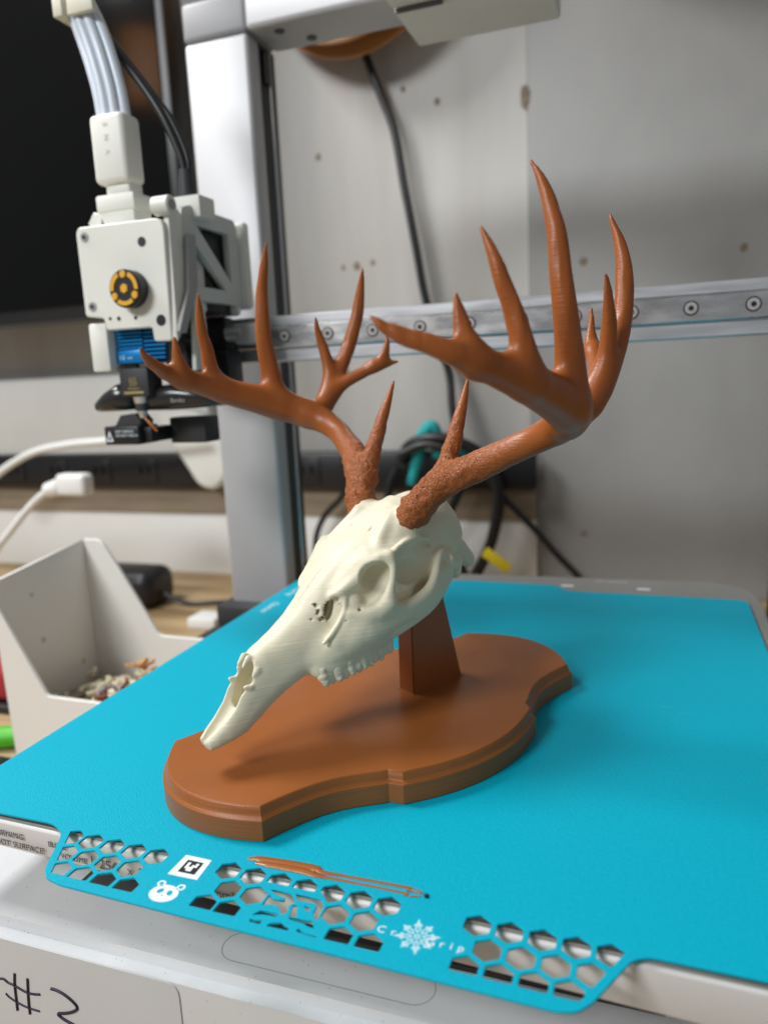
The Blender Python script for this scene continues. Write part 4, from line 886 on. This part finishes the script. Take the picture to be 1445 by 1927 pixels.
# side truss
M_PALE = mat('pale_grey_plastic', (.58, .60, .57, 1), .45)
yzflat(arc_fillet([(163.5, 206), (170, 208.5), (211, 208), (213.5, 204), (214, 168), (211, 164.5), (169, 164.5), (163, 172)], 1.5, 3), -3.4, 0.4, 'side_frame', M_PALE, th,
       holes=[[(175.1, 200), (204, 200), (204, 192), (204, 175.5)], [(170.6, 192.5), (170.6, 171.5), (198, 171.5)]], bevel=.4)
box('inner_frame', (-46, 186.2, 160), (-4, 214, 203), M_BLACK, th, bev=1)
yzflat(arc_fillet([(153, 205), (162, 205), (162.6, 194.5), (162, 171), (156, 150), (150.5, 144), (151.6, 160)], 1.5, 3), -2.6, .2, 'side_panel', M_WHITEM, th, bevel=.4)
yzflat(arc_fillet([(163, 194), (169.5, 194.6), (168, 171.0), (154.6, 148.3), (149.0, 148.9), (159.5, 168.6)], 1, 3), .5, 3.0, 'latch_lever', M_GREYPL, th, bevel=.4)
yzflat(arc_fillet([(163.9, 165.9), (172.6, 163.4), (173, 147.3), (166.9, 131.8), (160.5, 131.1)], 1, 3), .2, 2.6, 'latch_arm', M_PALE, th, bevel=.4)
bb = cyl('hinge_pin', (-6, 152, 205), (3, 152, 205), 4.2, M_WHITEM, th, n=24, bev=.4)
cyl('hinge_screw', (3, 152, 205), (3.4, 152, 205), 2.2, M_GREYPL, bb, n=20)
xzflat([(-8, 134), (2, 138), (6, 128), (-2, 118), (-10, 120)], 172, 176, 'rear_bracket', M_GREYPL, th)
box('carriage_plate', (-44, 208, 159.5), (0, 213.2, 202), M_WHITEM, th, bev=2)
box('carriage_block', (-40, 204, 128), (-6, 213.2, 159), M_BLACK, th, bev=1)
box('carriage_cover', (-14, 214.3, 163), (4.5, 220, 208), M_WHITEM, th, bev=2.4, seg=3)
cyl('belt_roller', (-2, 200, 150), (8, 200, 150), 4.6, M_SILVER, th, n=24, bev=.4)
box('belt_clamp', (4, 196, 144), (18, 208, 154.5), M_GREYPL, th, bev=1)
cm = box('carriage_lower', (-30, 196, 122), (-1, 212, 142), M_BLACK, th, bev=2)
# ports and hoses at the top
box('port_block', (-41.8, 158, 199.8), (-22, 172, 212), M_WHITEM, th, bev=1)
box('port_collar', (-42.5, 157, 207), (-20.6, 173, 214.8), M_WHITEM, th, bev=1.2)
box('port_neck', (-38.5, 160, 214), (-24.4, 171, 221), M_WHITEM, th, bev=2)
cn = box('hose_connector', (-41.8, 157, 219.6), (-22.6, 171, 250.2), M_WHITEM, th, bev=2.6, seg=3)
me = text_mesh('S N A', 3.8, .1, 1.6); me.transform(Matrix(((0, 1, 0, -33.6), (0, 0, 1, 156.85), (-1, 0, 0, 246), (0, 0, 0, 1)))); link('lettering', me, mat('embossed', (.62, .62, .58, 1), .5), cn)
xzflat([(-49, 203), (-45, 208), (-41, 207), (-38, 200), (-44, 199)], 158, 168, 'port_clip', M_WHITEM, th)
box('cable_port', (-14, 172, 203), (5, 186, 213.4), M_WHITEM, th, bev=1)
cyl('cable_boot', (-4.4, 177, 213.2), (-4.4, 177, 226), 4.2, M_SOFT, th, n=16, r2=3)
for i, (dx, dy) in enumerate(((-6.4, 0), (-2.2, -1.8), (2.2, -1.2), (5.6, 1.4))):
    tube('hose', [(-32.2 + dx, 164 + dy, 249), (-33.4 + dx, 164 + dy, 262), (-36.4 + dx, 164 + dy, 276), (-41 + dx, 164.6 + dy, 290), (-47 + dx * .9, 165.6 + dy, 303), (-56 + dx * .8, 168 + dy, 320)], 2.55, M_TUBE, th, n=12)
tube('signal_cable', [(-4.6, 177, 224), (-5.6, 176.5, 232), (-11.9, 175, 249), (-20, 174, 263), (-29.7, 172, 277), (-40, 168, 292), (-47, 165, 303), (-54, 162, 318)], 2.1, M_BLACK, th)
tube('signal_cable', [(-2.6, 178, 224), (-3.6, 178, 234), (-9.5, 177, 249), (-18, 176, 262), (-27.7, 174, 276), (-38, 170, 291), (-45, 167, 302), (-52, 164, 317)], 1.6, M_BLACK, th)
hc = box('hose_clip', (-55.5, 158, 294.5), (-50, 170, 305), mat('cream_plastic', (.68, .65, .52, 1), .45), th, bev=.8)
box('hose_clip', (-47.5, 158, 294), (-33, 161, 305), bpy.data.materials['cream_plastic'], th, bev=.8)
